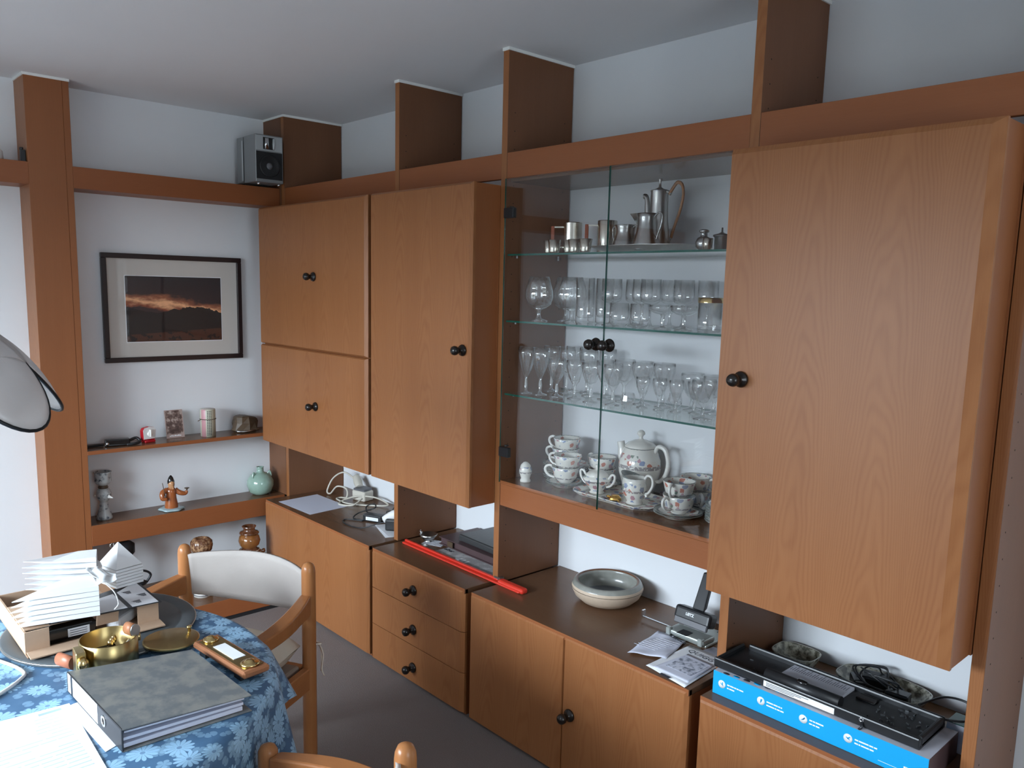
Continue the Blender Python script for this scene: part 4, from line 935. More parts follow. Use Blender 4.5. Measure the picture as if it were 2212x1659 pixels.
G().tube([(.058, 0, .155), (.072, 0, .180), (.100, 0, .172), (.114, 0, .130), (.106, 0, .085), (.084, 0, .058), (.066, 0, .058)], [.006, .0075, .0085, .0085, .008, .007, .006], 10, sub=6).make('handle', 'porcelain_white', t)
t2 = dup(sc, (2.660, -0.215, ZD), label='china saucer, lower of two under the front right cups', group='saucers under the right cups', scale=(1.07, 1.07, 1))
dup(sc, (2.661, -0.214, ZD + .007), label='china saucer, upper of two under the front right cups', group='saucers under the right cups', scale=(1.07, 1.07, 1))
dup(cA, (2.660, -0.214, ZD + .013), 4.65, 'flowered tea cup with handle forward, lower of the front right pair', 'flowered tea cups right')
dup(cA, (2.657, -0.212, ZD + .058), 4.95, 'flowered tea cup with handle forward, upper of the front right pair', 'flowered tea cups right')
dup(sc, (2.640, -0.090, ZD), label='china saucer under the rear right cups', group='saucer under the rear right cups')
dup(cA, (2.640, -0.092, ZD + .008), 5.6, 'flowered tea cup, lower of the rear right pair', 'flowered tea cups right')
dup(cA, (2.638, -0.092, ZD + .052), .1, 'flowered tea cup with handle to the right, upper of the rear right pair', 'flowered tea cups right')
for k in range(7): dup(pl, (2.828, -0.150, ZD + .0085 * k), k * .4, 'china side plate, %s of the stack at the far right' % (['lowest'] + lbs)[k], 'stacked side plates right')
t = thing('cloth_case', 'dark grey flat case behind the right cups', 'case', (2.535, -0.055, ZD))
G().box(-.05, .05, -.03, .03, 0, .03).make('body', 'cover_maroon', t, bevel=.004)

# ------------------------------------------------------------------ things on the base cabinets
ZK = ZBASE + 0.0003
t = thing('white_sheet', 'blank white sheet of paper on the corner base cabinet', 'paper', (0.47, -0.33, ZK))
G().add([(.3204 - .47, -.4484 + .33, 0), (.6377 - .47, -.4395 + .33, 0), (.618 - .47, -.211 + .33, 0), (.3048 - .47, -.2148 + .33, 0)], [(0, 1, 2, 3)]).make('sheet', 'paper_lilac', t, solid=.0006, loc=(0, 0, .0006))
t = thing('shaver_charger', 'cream charging stand with electric shaver head leaning in it', 'charger', (0.55, -0.075, ZK), .2)
G().box(-.048, .048, -.040, .030, 0, .055).make('stand', 'cream_plastic', t, bevel=.009, bseg=3)
G().obox((0, -.006, .060), (.082, .06, .014), rx=.1).make('top_plate', 'grey_plastic', t, bevel=.003)
G().tube([(-.030, .0, .062), (-.062, .018, .085), (-.088, .03, .108)], [.020, .024, .019], 14, sub=4).make('shaver', 'cream_plastic', t)
t = thing('cream_cable', 'looped cream cable around the charging stand', 'cable', (0.50, -0.12, ZK))
G().tube([(-.05, .06, .085), (-.10, .02, .125), (-.150, -.02, .09), (-.165, -.05, .020), (-.13, -.05, .012), (-.06, -.05, .065), (.0, -.03, .060), (.02, -.04, .02), (-.04, -.04, .006), (-.03, -.07, .005), (.09, -.07, .005), (.19, .0, .005), (.26, .06, .012), (.16, .055, .03), (.07, .0, .030), (.03, -.07, .010), (.07, -.115, .006), (.15, -.085, .012), (.14, -.02, .035)], .0045, 8, sub=7).make('cable', 'cream_plastic', t)
t = thing('power_adapter', 'black power adapter brick with white rating label', 'adapter', (0.925, -0.250, ZK), .42)
a_ = G().box(-.052, .052, -.024, .024, 0, .034).make('brick', 'black_plastic', t, bevel=.004, bseg=2)
G().box(-.034, .036, -.0252, -.0242, .008, .024).make('rating_label', 'print_white', t)
for k in range(2): G().box(-.028, .028, -.0256, -.0253, .011 + k * .006, .0125 + k * .006).make('label_print', 'print_blue', t)
t = thing('black_cable', 'tangled thin black cable around the power adapter', 'cable', (0.92, -0.25, ZK))
G().tube([(-.05, .0, .015), (-.10, .02, .045), (-.075, .05, .06), (-.04, .03, .05), (-.11, -.01, .02), (-.09, -.06, .004), (-.03, -.03, .004), (.03, .06, .03), (.06, .10, .085), (.13, .14, .09), (.20, .17, .05), (.27, .20, .02)], .0034, 6, sub=6).tube([(.05, .0, .02), (.10, .03, .015), (.02, .06, .04), (.10, .08, .05), (.12, .05, .02)], .0028, 6, sub=6).tube([(-.02, -.05, .003), (-.10, -.10, .003), (-.04, -.14, .003), (.07, -.12, .003), (.15, -.05, .035), (.20, -.03, .04)], .0026, 6, sub=6).make('cable', 'black_plastic', t)
t = thing('clip_gadget', 'black and white clip gadget half hidden by the upright', 'gadget', (1.120, -0.275, ZK + .005), .5)
G().tube([(-.05, 0, .045), (0, .01, .07), (.05, .0, .085)], [.012, .020, .012], 10, sub=4, flat=1.3).make('white_cover', 'white_plastic', t)
G().obox((.01, .0, .03), (.085, .05, .055), rz=.2).make('body', 'black_plastic', t, bevel=.008, bseg=2)
t = thing('letter_sheets', 'folded white letters under the clip gadget', 'paper', (1.10, -0.29, ZK), -.35)
for k in range(3): G().obox((0, .004 * k, .001 + .0015 * k), (.20, .075, .001), rz=.03 * k).make('sheet', 'paper_white', t)

# ---- drawer cabinet
t = thing('red_trimmer', 'long flat red plastic paper trimmer rail with grey catch', 'trimmer', (1.68, -0.335, ZK), -.012)
G().box(-.385, .385, -.017, .016, 0, .009).make('rail', 'red_plastic', t, bevel=.004, bseg=2)
G().box(-.385, .25, -.004, .010, .009, .018).make('cutting_bar', 'red_plastic', t, bevel=.004, bseg=2)
G().box(.26, .405, -.017, .015, .001, .022).make('handle_end', 'red_plastic', t, bevel=.009, bseg=3)
G().box(.225, .262, -.003, .020, .012, .024).make('catch', 'steel_brushed', t, bevel=.002)
G().box(-.36, .22, .017, .040, .0095, .0105).make('clear_guard', 'clear_pane', t)
t = thing('newspaper', 'folded grey newspaper under the red trimmer', 'newspaper', (1.655, -0.245, ZK), -.02)
for k in range(2): G().box(-.18 + .01 * k, .215, -.075 + .004 * k, .075, .001 + .004 * k, .004 + .004 * k).make('fold', 'news_print', t)
text('elber', .030, 'print_dark', t, (-.168, -.022, .0082), name='headline', bold=.0010)
for k in range(3): G().box(-.02 + k * .022, -.010 + k * .022, -.06, -.035, .0082, .0086).make('printed_bar', 'print_white', t)
t = thing('silver_bowl', 'small shiny silver bowl on a paper at the trimmer end', 'bowl', (1.340, -0.235, ZK))
G().lathe([(0, .002), (.018, 0), (.020, .003), (.012, .006), (.030, .016), (.041, .034), (.039, .034), (.028, .018), (0, .010)], 32).make('bowl', 'steel_brushed', t)
G().tube([(-.035, -.01, .034), (-.052, -.012, .040), (-.056, .0, .036)], .004, 8, sub=3).make('lug', 'chrome', t)
t = thing('paper_slip', 'small paper slip beneath the silver bowl', 'paper', (1.385, -0.225, ZK - .0002), .4)
G().box(-.055, .045, -.035, .035, 0, .0015).make('slip', 'lines_print', t)
t = thing('maroon_album', 'flat maroon album under the black leather folder', 'book', (1.635, -0.135, ZK + .0086), -.02)
G().box(-.215, .215, -.105, .115, .0, .004).box(-.215, .215, -.105, .115, .030, .034).make('cover', 'cover_maroon', t, bevel=.0015)
G().box(-.210, .210, -.095, .110, .004, .030).make('pages', 'cover_maroon', t)
G().box(-.150, -.112, -.1085, -.1045, .006, .030).make('clasp', 'rock_brown', t, bevel=.001)
t = thing('leather_folder', 'black leather folder lying on the maroon album', 'folder', (1.680, -0.115, ZK + .0430), -.05)
G().box(-.155, .170, -.100, .100, 0, .030).make('cover', 'leather_black', t, bevel=.007, bseg=2)
G().box(.120, .171, -.101, -.098, .004, .025).make('edge_fold', 'rock_brown', t, bevel=.001)

# ---- under the display case
t = thing('stoneware_bowl', 'wide beige stoneware bowl with grey glazed rim', 'bowl', (2.318, -0.145, ZK))
o = G().lathe([(0, .002), (.075, .0), (.095, .006), (.120, .028), (.130, .050), (.1315, .056), (.130, .068), (.122, .080), (.116, .083), (.108, .080), (.1085, .068), (.112, .05), (.098, .022), (.070, .014), (0, .012)], 56, mids=[0, 0, 0, 0, 0, 0, 1, 1, 3, 1, 1, 1, 2, 2]).make('bowl', ['stone_beige', 'stone_grey', 'stone_blue', 'stone_rust'], t)
G().lathe([(.1316, .0), (.1325, .001), (.1316, .002)], 56, (0, 0, .0555)).make('glaze_line', 'rock_brown', t)
t = thing('hole_punch', 'large office hole punch with black lever marked LEITZ', 'hole punch', (2.715, -0.150, ZK), 0.0)
G().box(-.072, .078, -.060, .080, 0, .010).make('base_tray', 'punch_metal', t, bevel=.004, bseg=2)
G().box(-.070, .074, -.072, -.004, .010, .026).make('anvil', 'punch_metal', t, bevel=.005, bseg=2)
G().box(-.026, .012, -.078, -.040, .0262, .0275).make('notch', 'black_plastic', t)
for sx_ in (-1, 1): G().box(sx_ * .062 - .009, sx_ * .062 + .009, -.077, -.058, .006, .032).make('corner_block', 'punch_metal', t, bevel=.003)
G().obox((-.012, .006, .064), (.140, .050, .048), rx=-.30).make('lever_head', 'black_plastic', t, bevel=.011, bseg=3)
G().obox((-.012, -.018, .048), (.128, .012, .028), rx=-.30).make('front_plate', 'grey_plastic', t, bevel=.003)
g = G().add([(-.032, .010, .080), (.014, .010, .080), (.014, .034, .090), (-.032, .034, .090), (-.030, .066, .200), (.008, .066, .200), (.008, .084, .197), (-.030, .084, .197)], [(0, 1, 5, 4), (1, 2, 6, 5), (2, 3, 7, 6), (3, 0, 4, 7), (4, 5, 6, 7), (0, 3, 2, 1)])
g.make('lever_arm', 'black_plastic', t, bevel=.004, bseg=2)
text('LEITZ', .0125, 'print_white', t, (-.034, -.0200, .0700), (1.27, 0, 0), bold=.0006)
g = G().box(-.200, -.070, -.036, -.030, .012, .016); g.box(-.204, -.198, -.036, -.020, .012, .036); g.make('guide_rod', 'chrome', t)
G().tube([(.065, .02, .03), (.085, .03, .05), (.10, .02, .02), (.13, .03, .03)], .0016, 6).make('spring_wire', 'chrome', t)
def sheet(name, label, cat, pts, z, mat, wob=.0, group=None):
    cx = sum(p[0] for p in pts) / 4; cyy = sum(p[1] for p in pts) / 4
    t = thing(name, label, cat, (cx, cyy, ZK + z), 0, group)
    P_ = [(Vector((p[0] - cx, p[1] - cyy, 0))) for p in pts]
    def fn(u, v):
        a = P_[0].lerp(P_[1], u); b = P_[3].lerp(P_[2], u); q = a.lerp(b, v); q.z = wob * (math.sin(u * 9 + v * 4) * .5 + math.sin(u * 4 - v * 11) * .5 + 1) + .0005
        return q
    G().grid(fn, 12 if wob else 1, 12 if wob else 1).make('sheet', mat, t, solid=.0004)
    return t
t = sheet('till_receipt', 'crumpled white till receipt beside the hole punch', 'receipt', [(2.652, -.434), (2.757, -.372), (2.720, -.215), (2.612, -.222)], .001, 'paper_lilac', .0035)
G().obox((-.006, .078, .0092), (.012, .012, .0006), rz=-.2).make('shop_mark', 'print_dark', t)
G().obox((-.006, .078, .0096), (.006, .006, .0006), rz=-.2).make('shop_mark_centre', 'paper_lilac', t)
text('R', .018, 'print_dark', t, (.004, .068, .0095), (0, 0, -.20), name='shop_print', bold=.0006)
for k in range(3): G().obox((.021 + .013 * k, .070 - .0035 * k, .0095), (.011, .006 - .001 * k, .0006), rz=-.25).make('printed_letters', 'print_dark', t)
for k in range(8): G().obox((-.02 + .004 * k, -.055 + .014 * k, .0085), (.075 - .004 * (k % 3), .0016, .0006), rz=.15).make('printed_line', 'lines_print', t)
t = sheet('instruction_manual', 'folded instruction leaflet printed QUIGG with fine drawings', 'leaflet', [(2.742, -.455), (2.902, -.481), (2.886, -.225), (2.745, -.232)], .0012, 'paper_white', .0008)
text('QUIGG', .030, 'print_dark', t, (-.052, .070, .0045), (0, 0, -.07), name='title', shear=.1)
G().obox((.005, -.121, .0040), (.036, .012, .0006), rz=-.1).make('printed_bar', 'print_dark', t)
t = sheet('drawing_leaflet', 'leaflet page with a pencil like drawing lying uppermost', 'leaflet', [(2.764, -.450), (2.893, -.452), (2.882, -.297), (2.782, -.292)], .0042, 'paper_lilac', .0002)
G().obox((.0, .008, .0014), (.090, .095, .0004), rz=.0).make('drawing', 'sketch_print', t)
t = sheet('manual_sheet', 'white sheet sticking out behind the QUIGG leaflet', 'paper', [(2.780, -.290), (2.900, -.300), (2.895, -.180), (2.800, -.178)], .0004, 'paper_lilac', .0)

# ---- right base cabinet: carton, laminator, dishes
t = thing('blue_carton', 'long flat turquoise blue product carton with white round symbols', 'carton', (3.255, -0.345, ZK), 0)
cx0, cx1, cy0_, cy1_, ch = -.288, .300, -.092, .095, .068
G().box(cx0, cx1, cy0_, cy1_, 0, ch, 0, {'+z': 1, '+x': 2}).make('box', ['blue_card', 'card_grey', 'cover_maroon'], t, bevel=.001)
Mf = Matrix.Rotation(PI / 2, 4, 'X')
for k, xx in enumerate((-.258, -.135, -.012, .108)):
    d_ = G().lathe([(0, 0), (.0115, 0), (.0115, .0006), (0, .0006)], 24, (xx, cy0_ - .0002, .036), M=Mf).make('round_symbol', 'print_white', t)
    G().obox((xx, cy0_ - .0012, .036), (.011, .0005, .002), ry=.6 + k).obox((xx + .002, cy0_ - .0012, .038), (.003, .0005, .009), ry=.3 * k).make('symbol_mark', 'blue_card', d_)
    for j, ln in enumerate((((.008, .011, .007, .006, .013), (.006, .016)), ((.019, .012, .006, .004), (.023, .005, .008, .010)), ((.008, .006, .021), (.008, .007, .010)), ((.009, .024, .010, .008), (.009, .004, .020, .010)))[k]):
        xs = xx + .017; g = G()
        for wl in ln: g.box(xs, xs + wl, cy0_ - .0006, cy0_ - .0001, .0385 - j * .0095, .0420 - j * .0095); xs += wl + .0016
        o = g.make('printed_line', 'print_white', t); o['kind'] = 'stuff'
G().box(.185, .240, cy0_ - .0006, cy0_ - .0001, .013, .0138).make('printed_rule', 'print_white', t)
bc = G().box(.245, .290, cy0_ - .0006, cy0_ - .0001, .002, .026).make('barcode_field', 'print_white', t)
g = G(); x = .249
while x < .286: wd = random.choice((.0006, .0012, .0018)); g.box(x, x + wd, cy0_ - .0010, cy0_ - .0006, .005, .024); x += wd + random.choice((.0008, .0014))
o = g.make('barcode', 'print_dark', t); o['kind'] = 'stuff'
for k in range(6): G().lathe([(0, 0), (.010, 0), (.010, .0004), (0, .0004)], 20, (-.25 + k * .03, -.085 + .004 * k, ch + .0001), sy=.6).make('printed_dot', 'blue_card' if k % 2 else 'print_dark', t)
t = thing('black_trimmer_tray', 'long black plastic cutter tray upside down on the blue carton', 'device', (3.235, -0.335, ZK + .0690), 0.0)
L0, L1, W0, W1 = -.280, .290, -.085, .078
G().box(L0, L1, W0 + .002, W1, 0, .014).make('floor_plate', 'black_plastic', t, bevel=.002)
G().box(L0, L1, W0, W0 + .012, .002, .029).make('front_wall', 'black_plastic', t, bevel=.004, bseg=2)
G().box(L0 + .02, L1, W1 - .012, W1, .002, .030).make('rear_wall', 'black_plastic', t, bevel=.005, bseg=2)
G().box(L0, L0 + .010, W0 + .012, W1 - .01, .002, .028).make('end_wall', 'black_plastic', t, bevel=.004)
G().box(L1 - .012, L1, W0 + .012, W1 - .012, .002, .030).make('end_wall', 'black_plastic', t, bevel=.004)
G().tube([(-.125, W0 + .022, .030), (.085, W0 + .022, .030)], .017, 20).make('roller_cover', 'black_plastic', t)
G().lathe([(0, 0), (.015, 0), (.017, .003), (.012, .007), (0, .008)], 16, (-.02, W0 + .02, .044), sy=.7).make('cover_screw', 'black_gloss', t)
G().box(-.120, .080, W0 - .0010, W0 - .0002, .004, .020).make('rating_label', 'print_white', t)
for k in range(3): G().box(-.112, -.03 + .02 * k, W0 - .0014, W0 - .0010, .007 + k * .004, .0085 + k * .004).make('label_print', 'print_dark', t)
G().box(-.110, .065, W0 + .045, W1 - .014, .014, .022).make('scale_plate', 'card_grey', t, bevel=.001)
o = None; g = G()
for k in range(26): g.box(-.104 + k * .0064, -.1032 + k * .0064, W1 - .05, W1 - .034 + .008 * (k % 3), .0221, .0226)
for k in range(22): g.box(-.104 + k * .0075, -.100 + k * .0075, W0 + .07, W0 + .0715, .0221, .0226)
o = g.make('scale_print', 'print_dark', t); o['kind'] = 'stuff'
G().box(.085, .135, W1 - .055, W1 - .02, .014, .019).make('recess_block', 'black_gloss', t, bevel=.002)
g = G()
for k in range(34):
    x = random.uniform(.14, .275); y = random.uniform(W0 + .025, W1 - .02); g.obox((x, y, .0155), (random.uniform(.003, .012), .003, .004), rz=random.uniform(0, 3))
for k in range(7): g.obox((random.uniform(-.27, -.14), random.uniform(W0 + .03, W1 - .03), .0145), (.010, .0018, .002), rz=random.uniform(0, 3))
o = g.make('ribs', 'chrome_dark', t); o['kind'] = 'stuff'
G().lathe([(.003, 0), (.006, 0), (.006, .0015), (.003, .0015), (.003, 0)], 16, (.150, W0 - .0002, .020), M=Mf).make('eyelet', 'chrome', t)
G().tube([(.152, W0 - .001, .014), (.156, W0 - .009, .006), (.150, W0 - .012, -.002)], .0035, 6).make('blue_plug', 'binder_black', t)
t = thing('carton_lid_part', 'grey blue carton edge standing behind the blue carton', 'carton', (3.548, -0.20, ZK), -.02)
G().box(-.028, .036, -.030, .030, 0, .075).make('box', 'card_grey', t, bevel=.001)
G().box(-.028, .036, -.031, .031, .0752, .077).make('teal_top', 'shelf_edge', t)
def dish(loc, rx_, ry_, label, rz=0):
    t = thing('pickle_dish', label, 'dish', loc, rz, 'patterned ceramic dishes')
    def rf(a, z):
        c_, s_ = abs(math.cos(a)), abs(math.sin(a)); return 1 / ((c_ ** 3.2 + s_ ** 3.2) ** (1 / 3.2))
    G().lathe([(0, .003), (.72, .0), (.80, .004), (.96, .034), (1.0, .042), (.985, .0435), (.93, .038), (.76, .010), (0, .008)], 48, sx=rx_, sy=ry_, rfun=lambda a, z: rf(a, z)).make('dish', 'dish_pattern', t)
    g = G(); g.lathe([(.995, .0415), (1.004, .0430), (.985, .0445), (.975, .0430), (.995, .0415)], 48, sx=rx_, sy=ry_, rfun=lambda a, z: rf(a, z)); g.make('rim', 'celadon_pale', t)
dish((3.035, -0.085, ZK), .068, .058, 'small patterned ceramic dish behind the left end of the black tray')
dish((3.300, -0.085, ZK), .128, .070, 'larger patterned ceramic dish holding chargers and black cables', -.05)
def brick(loc, rz, size, label, rx=0):
    t = thing('power_adapter', label, 'adapter', loc, rz, 'adapters in the ceramic dish', rx=rx)
    G().box(-size[0] / 2, size[0] / 2, -size[1] / 2, size[1] / 2, 0, size[2]).make('brick', 'black_plastic', t, bevel=.005, bseg=2)
    for s_ in (-1, 1): G().tube([(-size[0] / 2, s_ * .008, size[2] / 2), (-size[0] / 2 - .016, s_ * .008, size[2] / 2)], .0022, 6).make('prong', 'chrome', t)
brick((3.235, -0.100, ZK + .013), 2.2, (.060, .034, .030), 'black plug adapter with shiny prongs at the left of the dish')
brick((3.268, -0.060, ZK + .020), .3, (.070, .042, .030), 'grey black adapter lying at the back of the dish', .2)
brick((3.355, -0.115, ZK + .013), .1, (.062, .040, .036), 'square black adapter at the right front of the dish')
t = thing('black_cable', 'bundle of black cables curling in the larger dish', 'cable', (3.29, -0.085, ZK + .02))
g = G()
for k in range(3):
    a0 = random.uniform(0, 6); pts = [((.055 + .02 * math.sin(k + q)) * math.cos(a0 + q * .9) + random.uniform(-.01, .03), .036 * math.sin(a0 + q * .9), .012 + .022 * (1 + math.sin(q * 1.3 + k))) for q in range(9)]
    g.tube(pts, .0026, 6, sub=5)
g.make('cable', 'black_plastic', t)
t = thing('black_cable', 'black cable looping over the carton at the right edge', 'cable', (3.48, -0.17, ZK))
G().tube([(-.03, -.06, .090), (.0, .03, .092), (.05, .05, .090), (.085, .02, .082), (.075, -.06, .088), (.0, -.09, .082)], .0030, 6, sub=7).make('cable', 'black_plastic', t)

# ------------------------------------------------------------------ round table with flowered cloth
TC = (2.13, -2.037); TR = 0.585; TZ = 0.70
t = thing('round_table', 'round dining table hidden under the flowered blue cloth', 'table', (TC[0], TC[1], 0))
G().lathe([(0, TZ - .030), (TR - .012, TZ - .030), (TR - .004, TZ - .022), (TR - .004, TZ - .008), (TR - .012, TZ - .004), (0, TZ - .004)], 64).make('table_top', 'chair_wood', t)
G().lathe([(0, 0), (.24, 0), (.24, .02), (.06, .06), (.045, .3), (.06, .62), (.16, .668), (0, .669)], 32).make('pedestal', 'chair_wood', t)
def drop(a):   # hanging length of the cloth by direction
    d_ = .27 + .05 * math.cos(4 * (a - math.radians(48)))
    d_ -= .09 * math.exp(-((a - math.radians(74)) / .16) ** 2)
    if math.radians(84) < a < math.radians(172): d_ = .07
    return d_
g = G(); g.uv = []
NA, NR, ND = 240, 14, 16
g.v.append((0, 0, TZ)); g.uv.append((0, 0))
def cl(a, k):
    if k <= NR: r = TR * k / NR; return (r * math.cos(a), r * math.sin(a), TZ), r
    s_ = (k - NR) / ND; L_ = drop(a) * s_; rr = .018
    if L_ < rr * 1.57: th = L_ / rr; out = rr * math.sin(th); dn = rr * (1 - math.cos(th))
    else: out = rr; dn = rr + (L_ - rr * 1.57)
    t_ = max(0, dn) / .28
    qd = max(0.0, 1 - abs(((a + PI) % (2 * PI) - PI) - math.radians(24)) / math.radians(38)); soft = 1 - min(1, qd * 3) * .95
    fold = .030 * t_ * math.sin(a * 11 + 1.2) + .014 * t_ * math.sin(a * 19 + .5)
    flare = .11 * t_ * math.exp(-((a - math.radians(80)) / .07) ** 2)
    r = TR + out * (.3 + .7 * soft) + (.030 * t_ + fold) * soft + flare
    return (r * math.cos(a), r * math.sin(a), TZ - dn), TR + L_
for k in range(1, NR + ND + 1):
    for i in range(NA):
        a = 2 * PI * i / NA; p, L_ = cl(a, k); g.v.append(p); g.uv.append((L_ * math.cos(a), L_ * math.sin(a)))
for i in range(NA): g.f.append((0, 1 + i, 1 + (i + 1) % NA)); g.m.append(0); g.sm.append(True)
for k in range(NR + ND - 1):
    for i in range(NA):
        a = 1 + k * NA; j = (i + 1) % NA; g.f.append((a + i, a + NA + i, a + NA + j, a + j)); g.m.append(0); g.sm.append(True)
o = g.make('tablecloth', 'flower_cloth', None, loc=(TC[0], TC[1], 0)); tag(o, 'dark blue tablecloth with pale daisies draped over the round table', 'tablecloth')
TT = TZ + .0006

# ---- mat / turntable
t = thing('round_mat', 'large dark grey turntable disc with raised ring under the carton', 'mat', (1.865, -1.745, TT))
G().lathe([(0, 0), (.238, 0), (.241, .002), (.241, .008), (.236, .010), (.205, .010), (.203, .0085), (.200, .010), (0, .010)], 72).make('disc', 'rubber_mat', t)
G().tube([(.2405 * math.cos(2 * PI * k / 72), .2405 * math.sin(2 * PI * k / 72), .007) for k in range(72)], .0018, 6, closed=True).make('metal_rim', 'steel_brushed', t)
TM = TT + .0105
# ---- carton with papers
t = thing('mailing_carton', 'open brown mailing carton at the left of the table', 'carton', (1.80, -1.782, TM), 0)
bx0, bx1, by0, by1, bh = -.170, .150, -.165, .160, .060
G().box(bx0, bx1 + .02, by0, by1, 0, .003).make('bottom', 'cardboard_inner', t)
G().box(bx0, bx1, by0, by0 + .004, .003, bh).make('side_flap', 'cardboard', t)
G().box(bx0, bx1, by1 - .004, by1, .003, bh).make('side_flap', 'cardboard', t)
G().box(bx0, bx0 + .004, by0 + .004, by1 - .004, .003, bh).make('rear_flap', 'cardboard', t)
G().box(bx1 - .004, bx1, by0 + .004, by0 + .055, .003, bh).make('front_flap', 'cardboard', t)
G().box(bx1 - .004, bx1, by1 - .055, by1 - .004, .003, bh).make('front_flap', 'cardboard', t)
G().obox((bx1 + .020, 0, .0065), (.045, by1 - by0, .003), ry=.05).make('front_lip', 'cardboard', t)
G().box(bx0 + .12, bx1 - .01, by0 + .002, by1 - .10, bh + .0005, bh + .004).make('lid_flap', 'cardboard', t)
G().obox((bx1 + .002, .028, bh - .012), (.003, .055, .032), ry=.25).make('tuck_flap', 'cardboard', t, bevel=.001)
t = thing('black_gadget', 'black electronic device with white rating label inside the carton', 'device', (1.885, -1.835, TM + .0035), 0)
G().box(-.05, .045, -.075, .060, 0, .040).make('body', 'black_gloss', t, bevel=.004, bseg=2)
G().box(.0452, .0458, -.010, .042, .010, .032).make('rating_label', 'print_white', t)
for k in range(3): G().box(.0459, .0462, -.005, .036, .014 + k * .006, .0155 + k * .006).make('label_print', 'print_dark', t)
t = thing('crumpled_bag', 'crumpled clear white plastic bag in the carton corner', 'bag', (1.905, -1.905, TM + .003), .5)
G().lathe([(0, 0), (.012, .002), (.016, .015), (.013, .034), (.022, .048), (.018, .054), (0, .05)], 9, smooth=False, sx=1.1, sy=1.3, rfun=lambda a, z: 1 + .2 * math.sin(3 * a + z * 90)).make('bag', 'white_plastic', t)
t = thing('paper_roll', 'flattened white paper wrapped packet inside the carton', 'packet', (1.885, -1.690, TM + .004), .72)
G().box(-.020, .020, -.062, .062, 0, .030).make('packet', 'paper_white', t, bevel=.007, bseg=2)
G().box(.0205, .0212, .050, .0625, .002, .028).make('dark_end', 'grey_plastic', t)
t = thing('clip_folder', 'dark edged presentation folder with printed sheets on the carton', 'folder', (1.885, -1.735, TM + bh + .0062), 0.0)
G().add([(-.02, -.155, 0), (.062, -.155, 0), (.085, .115, 0), (-.115, .115, 0)], [(0, 1, 2, 3)]).make('back_board', 'binder_black', t, solid=.002)
G().add([(.0, -.15, .0016), (.058, -.15, .0016), (.074, .030, .0016), (-.05, .030, .0016)], [(0, 1, 2, 3)]).make('sheet', 'paper_white', t, solid=.0008)
s2 = G().add([(-.055, .042, .0016), (.076, .042, .0016), (.081, .108, .0016), (-.108, .108, .0016)], [(0, 1, 2, 3)]).make('sheet', 'paper_white', t, solid=.0008)
g = G()
for c_ in range(3):
    for r_ in range(5): g.obox((-.045 + c_ * .042 + r_ * .005, .062 + .034 * (c_ % 2) * .8 + r_ * .001, .0024), (.003 if r_ % 2 else .0015, .022 - .003 * r_, .0004))
o = g.make('printed_columns', 'print_dark', s2, loc=(0, 0, 0)); o['kind'] = 'stuff'
# ---- folded white lantern pieces
ZF = TM + bh + .0095
def fan(loc, rz, n, label, L_=.215, W_=.125, h=.0135, tipdz=0.0):
    t = thing('pleated_shade', label, 'lampshade', loc, rz, 'folded white paper shades on the carton')
    for k in range(n):
        z = k * h; j = random.uniform(-.004, .004)
        # a pleat is a kite seen from above: pointed tip toward -y, two blades meeting at the tip, closed along the right end
        v = [(0, -L_ + j, z + tipdz), (-W_ / 2, -.02, z), (-.02, .02, z + .002), (W_ / 2, 0, z), (0, -L_ + j, z + tipdz + .002), (-W_ / 2, -.02, z + h * .55), (-.02, .02, z + h * .9), (W_ / 2, 0, z + h * .90), (.016, -L_ * .74, z + h * .78)]
        f = [(0, 1, 2, 3), (4, 8, 7, 6, 5), (0, 3, 7, 8, 4), (0, 4, 5, 1), (1, 5, 6, 2), (2, 6, 7, 3)]
        G().add(v, f).make('pleat', 'paper_shade', t)
    return t
f1 = fan((1.905, -1.785, ZF), .12, 6, 'folded white pleated shade lying in front with its points to the left', L_=.185, W_=.135, h=.0135)
f2 = fan((1.795, -1.745, ZF + .026), -.02, 6, 'folded white pleated shade behind, its rounded points rising to the left', L_=.165, W_=.10, h=.0155, tipdz=.020)
t = thing('pleated_shade', 'folded white shade standing behind like a small pyramid', 'lampshade', (1.755, -1.655, ZF), .3, 'folded white paper shades on the carton')
for k in range(6):
    z = k * .009; G().prism([(-.055, -.040), (.040, -.045), (.048, .035), (-.036, .045)], z, z + .0075).make('pleat', 'paper_shade', t)
G().add([(-.053, -.039, .0545), (.039, -.043, .0545), (.046, .034, .0545), (-.035, .043, .0545), (-.012, .000, .118)], [(0, 1, 4), (1, 2, 4), (2, 3, 4), (3, 0, 4), (3, 2, 1, 0)]).make('peak', 'paper_shade', t)
t = thing('plastic_clasp', 'loose milky plastic wrap binding the folded shades', 'wrap', (1.885, -1.752, ZF + .0825), 0)
G().grid(lambda u, v: ((v - .5) * .19, (u - .5) * (.036 + .016 * v) + .006 * math.sin(v * 11), .007 + .003 * math.sin(u * 9 + v * 5) + .0025 * math.sin(v * 17)), 14, 14).make('film', 'wrap_film', t, solid=.0008)
G().tube([(.092, -.012, .004), (.108, .006, -.02), (.104, .016, -.055), (.088, .010, -.075)], .0014, 6, sub=5).make('strip', 'paper_shade', t)

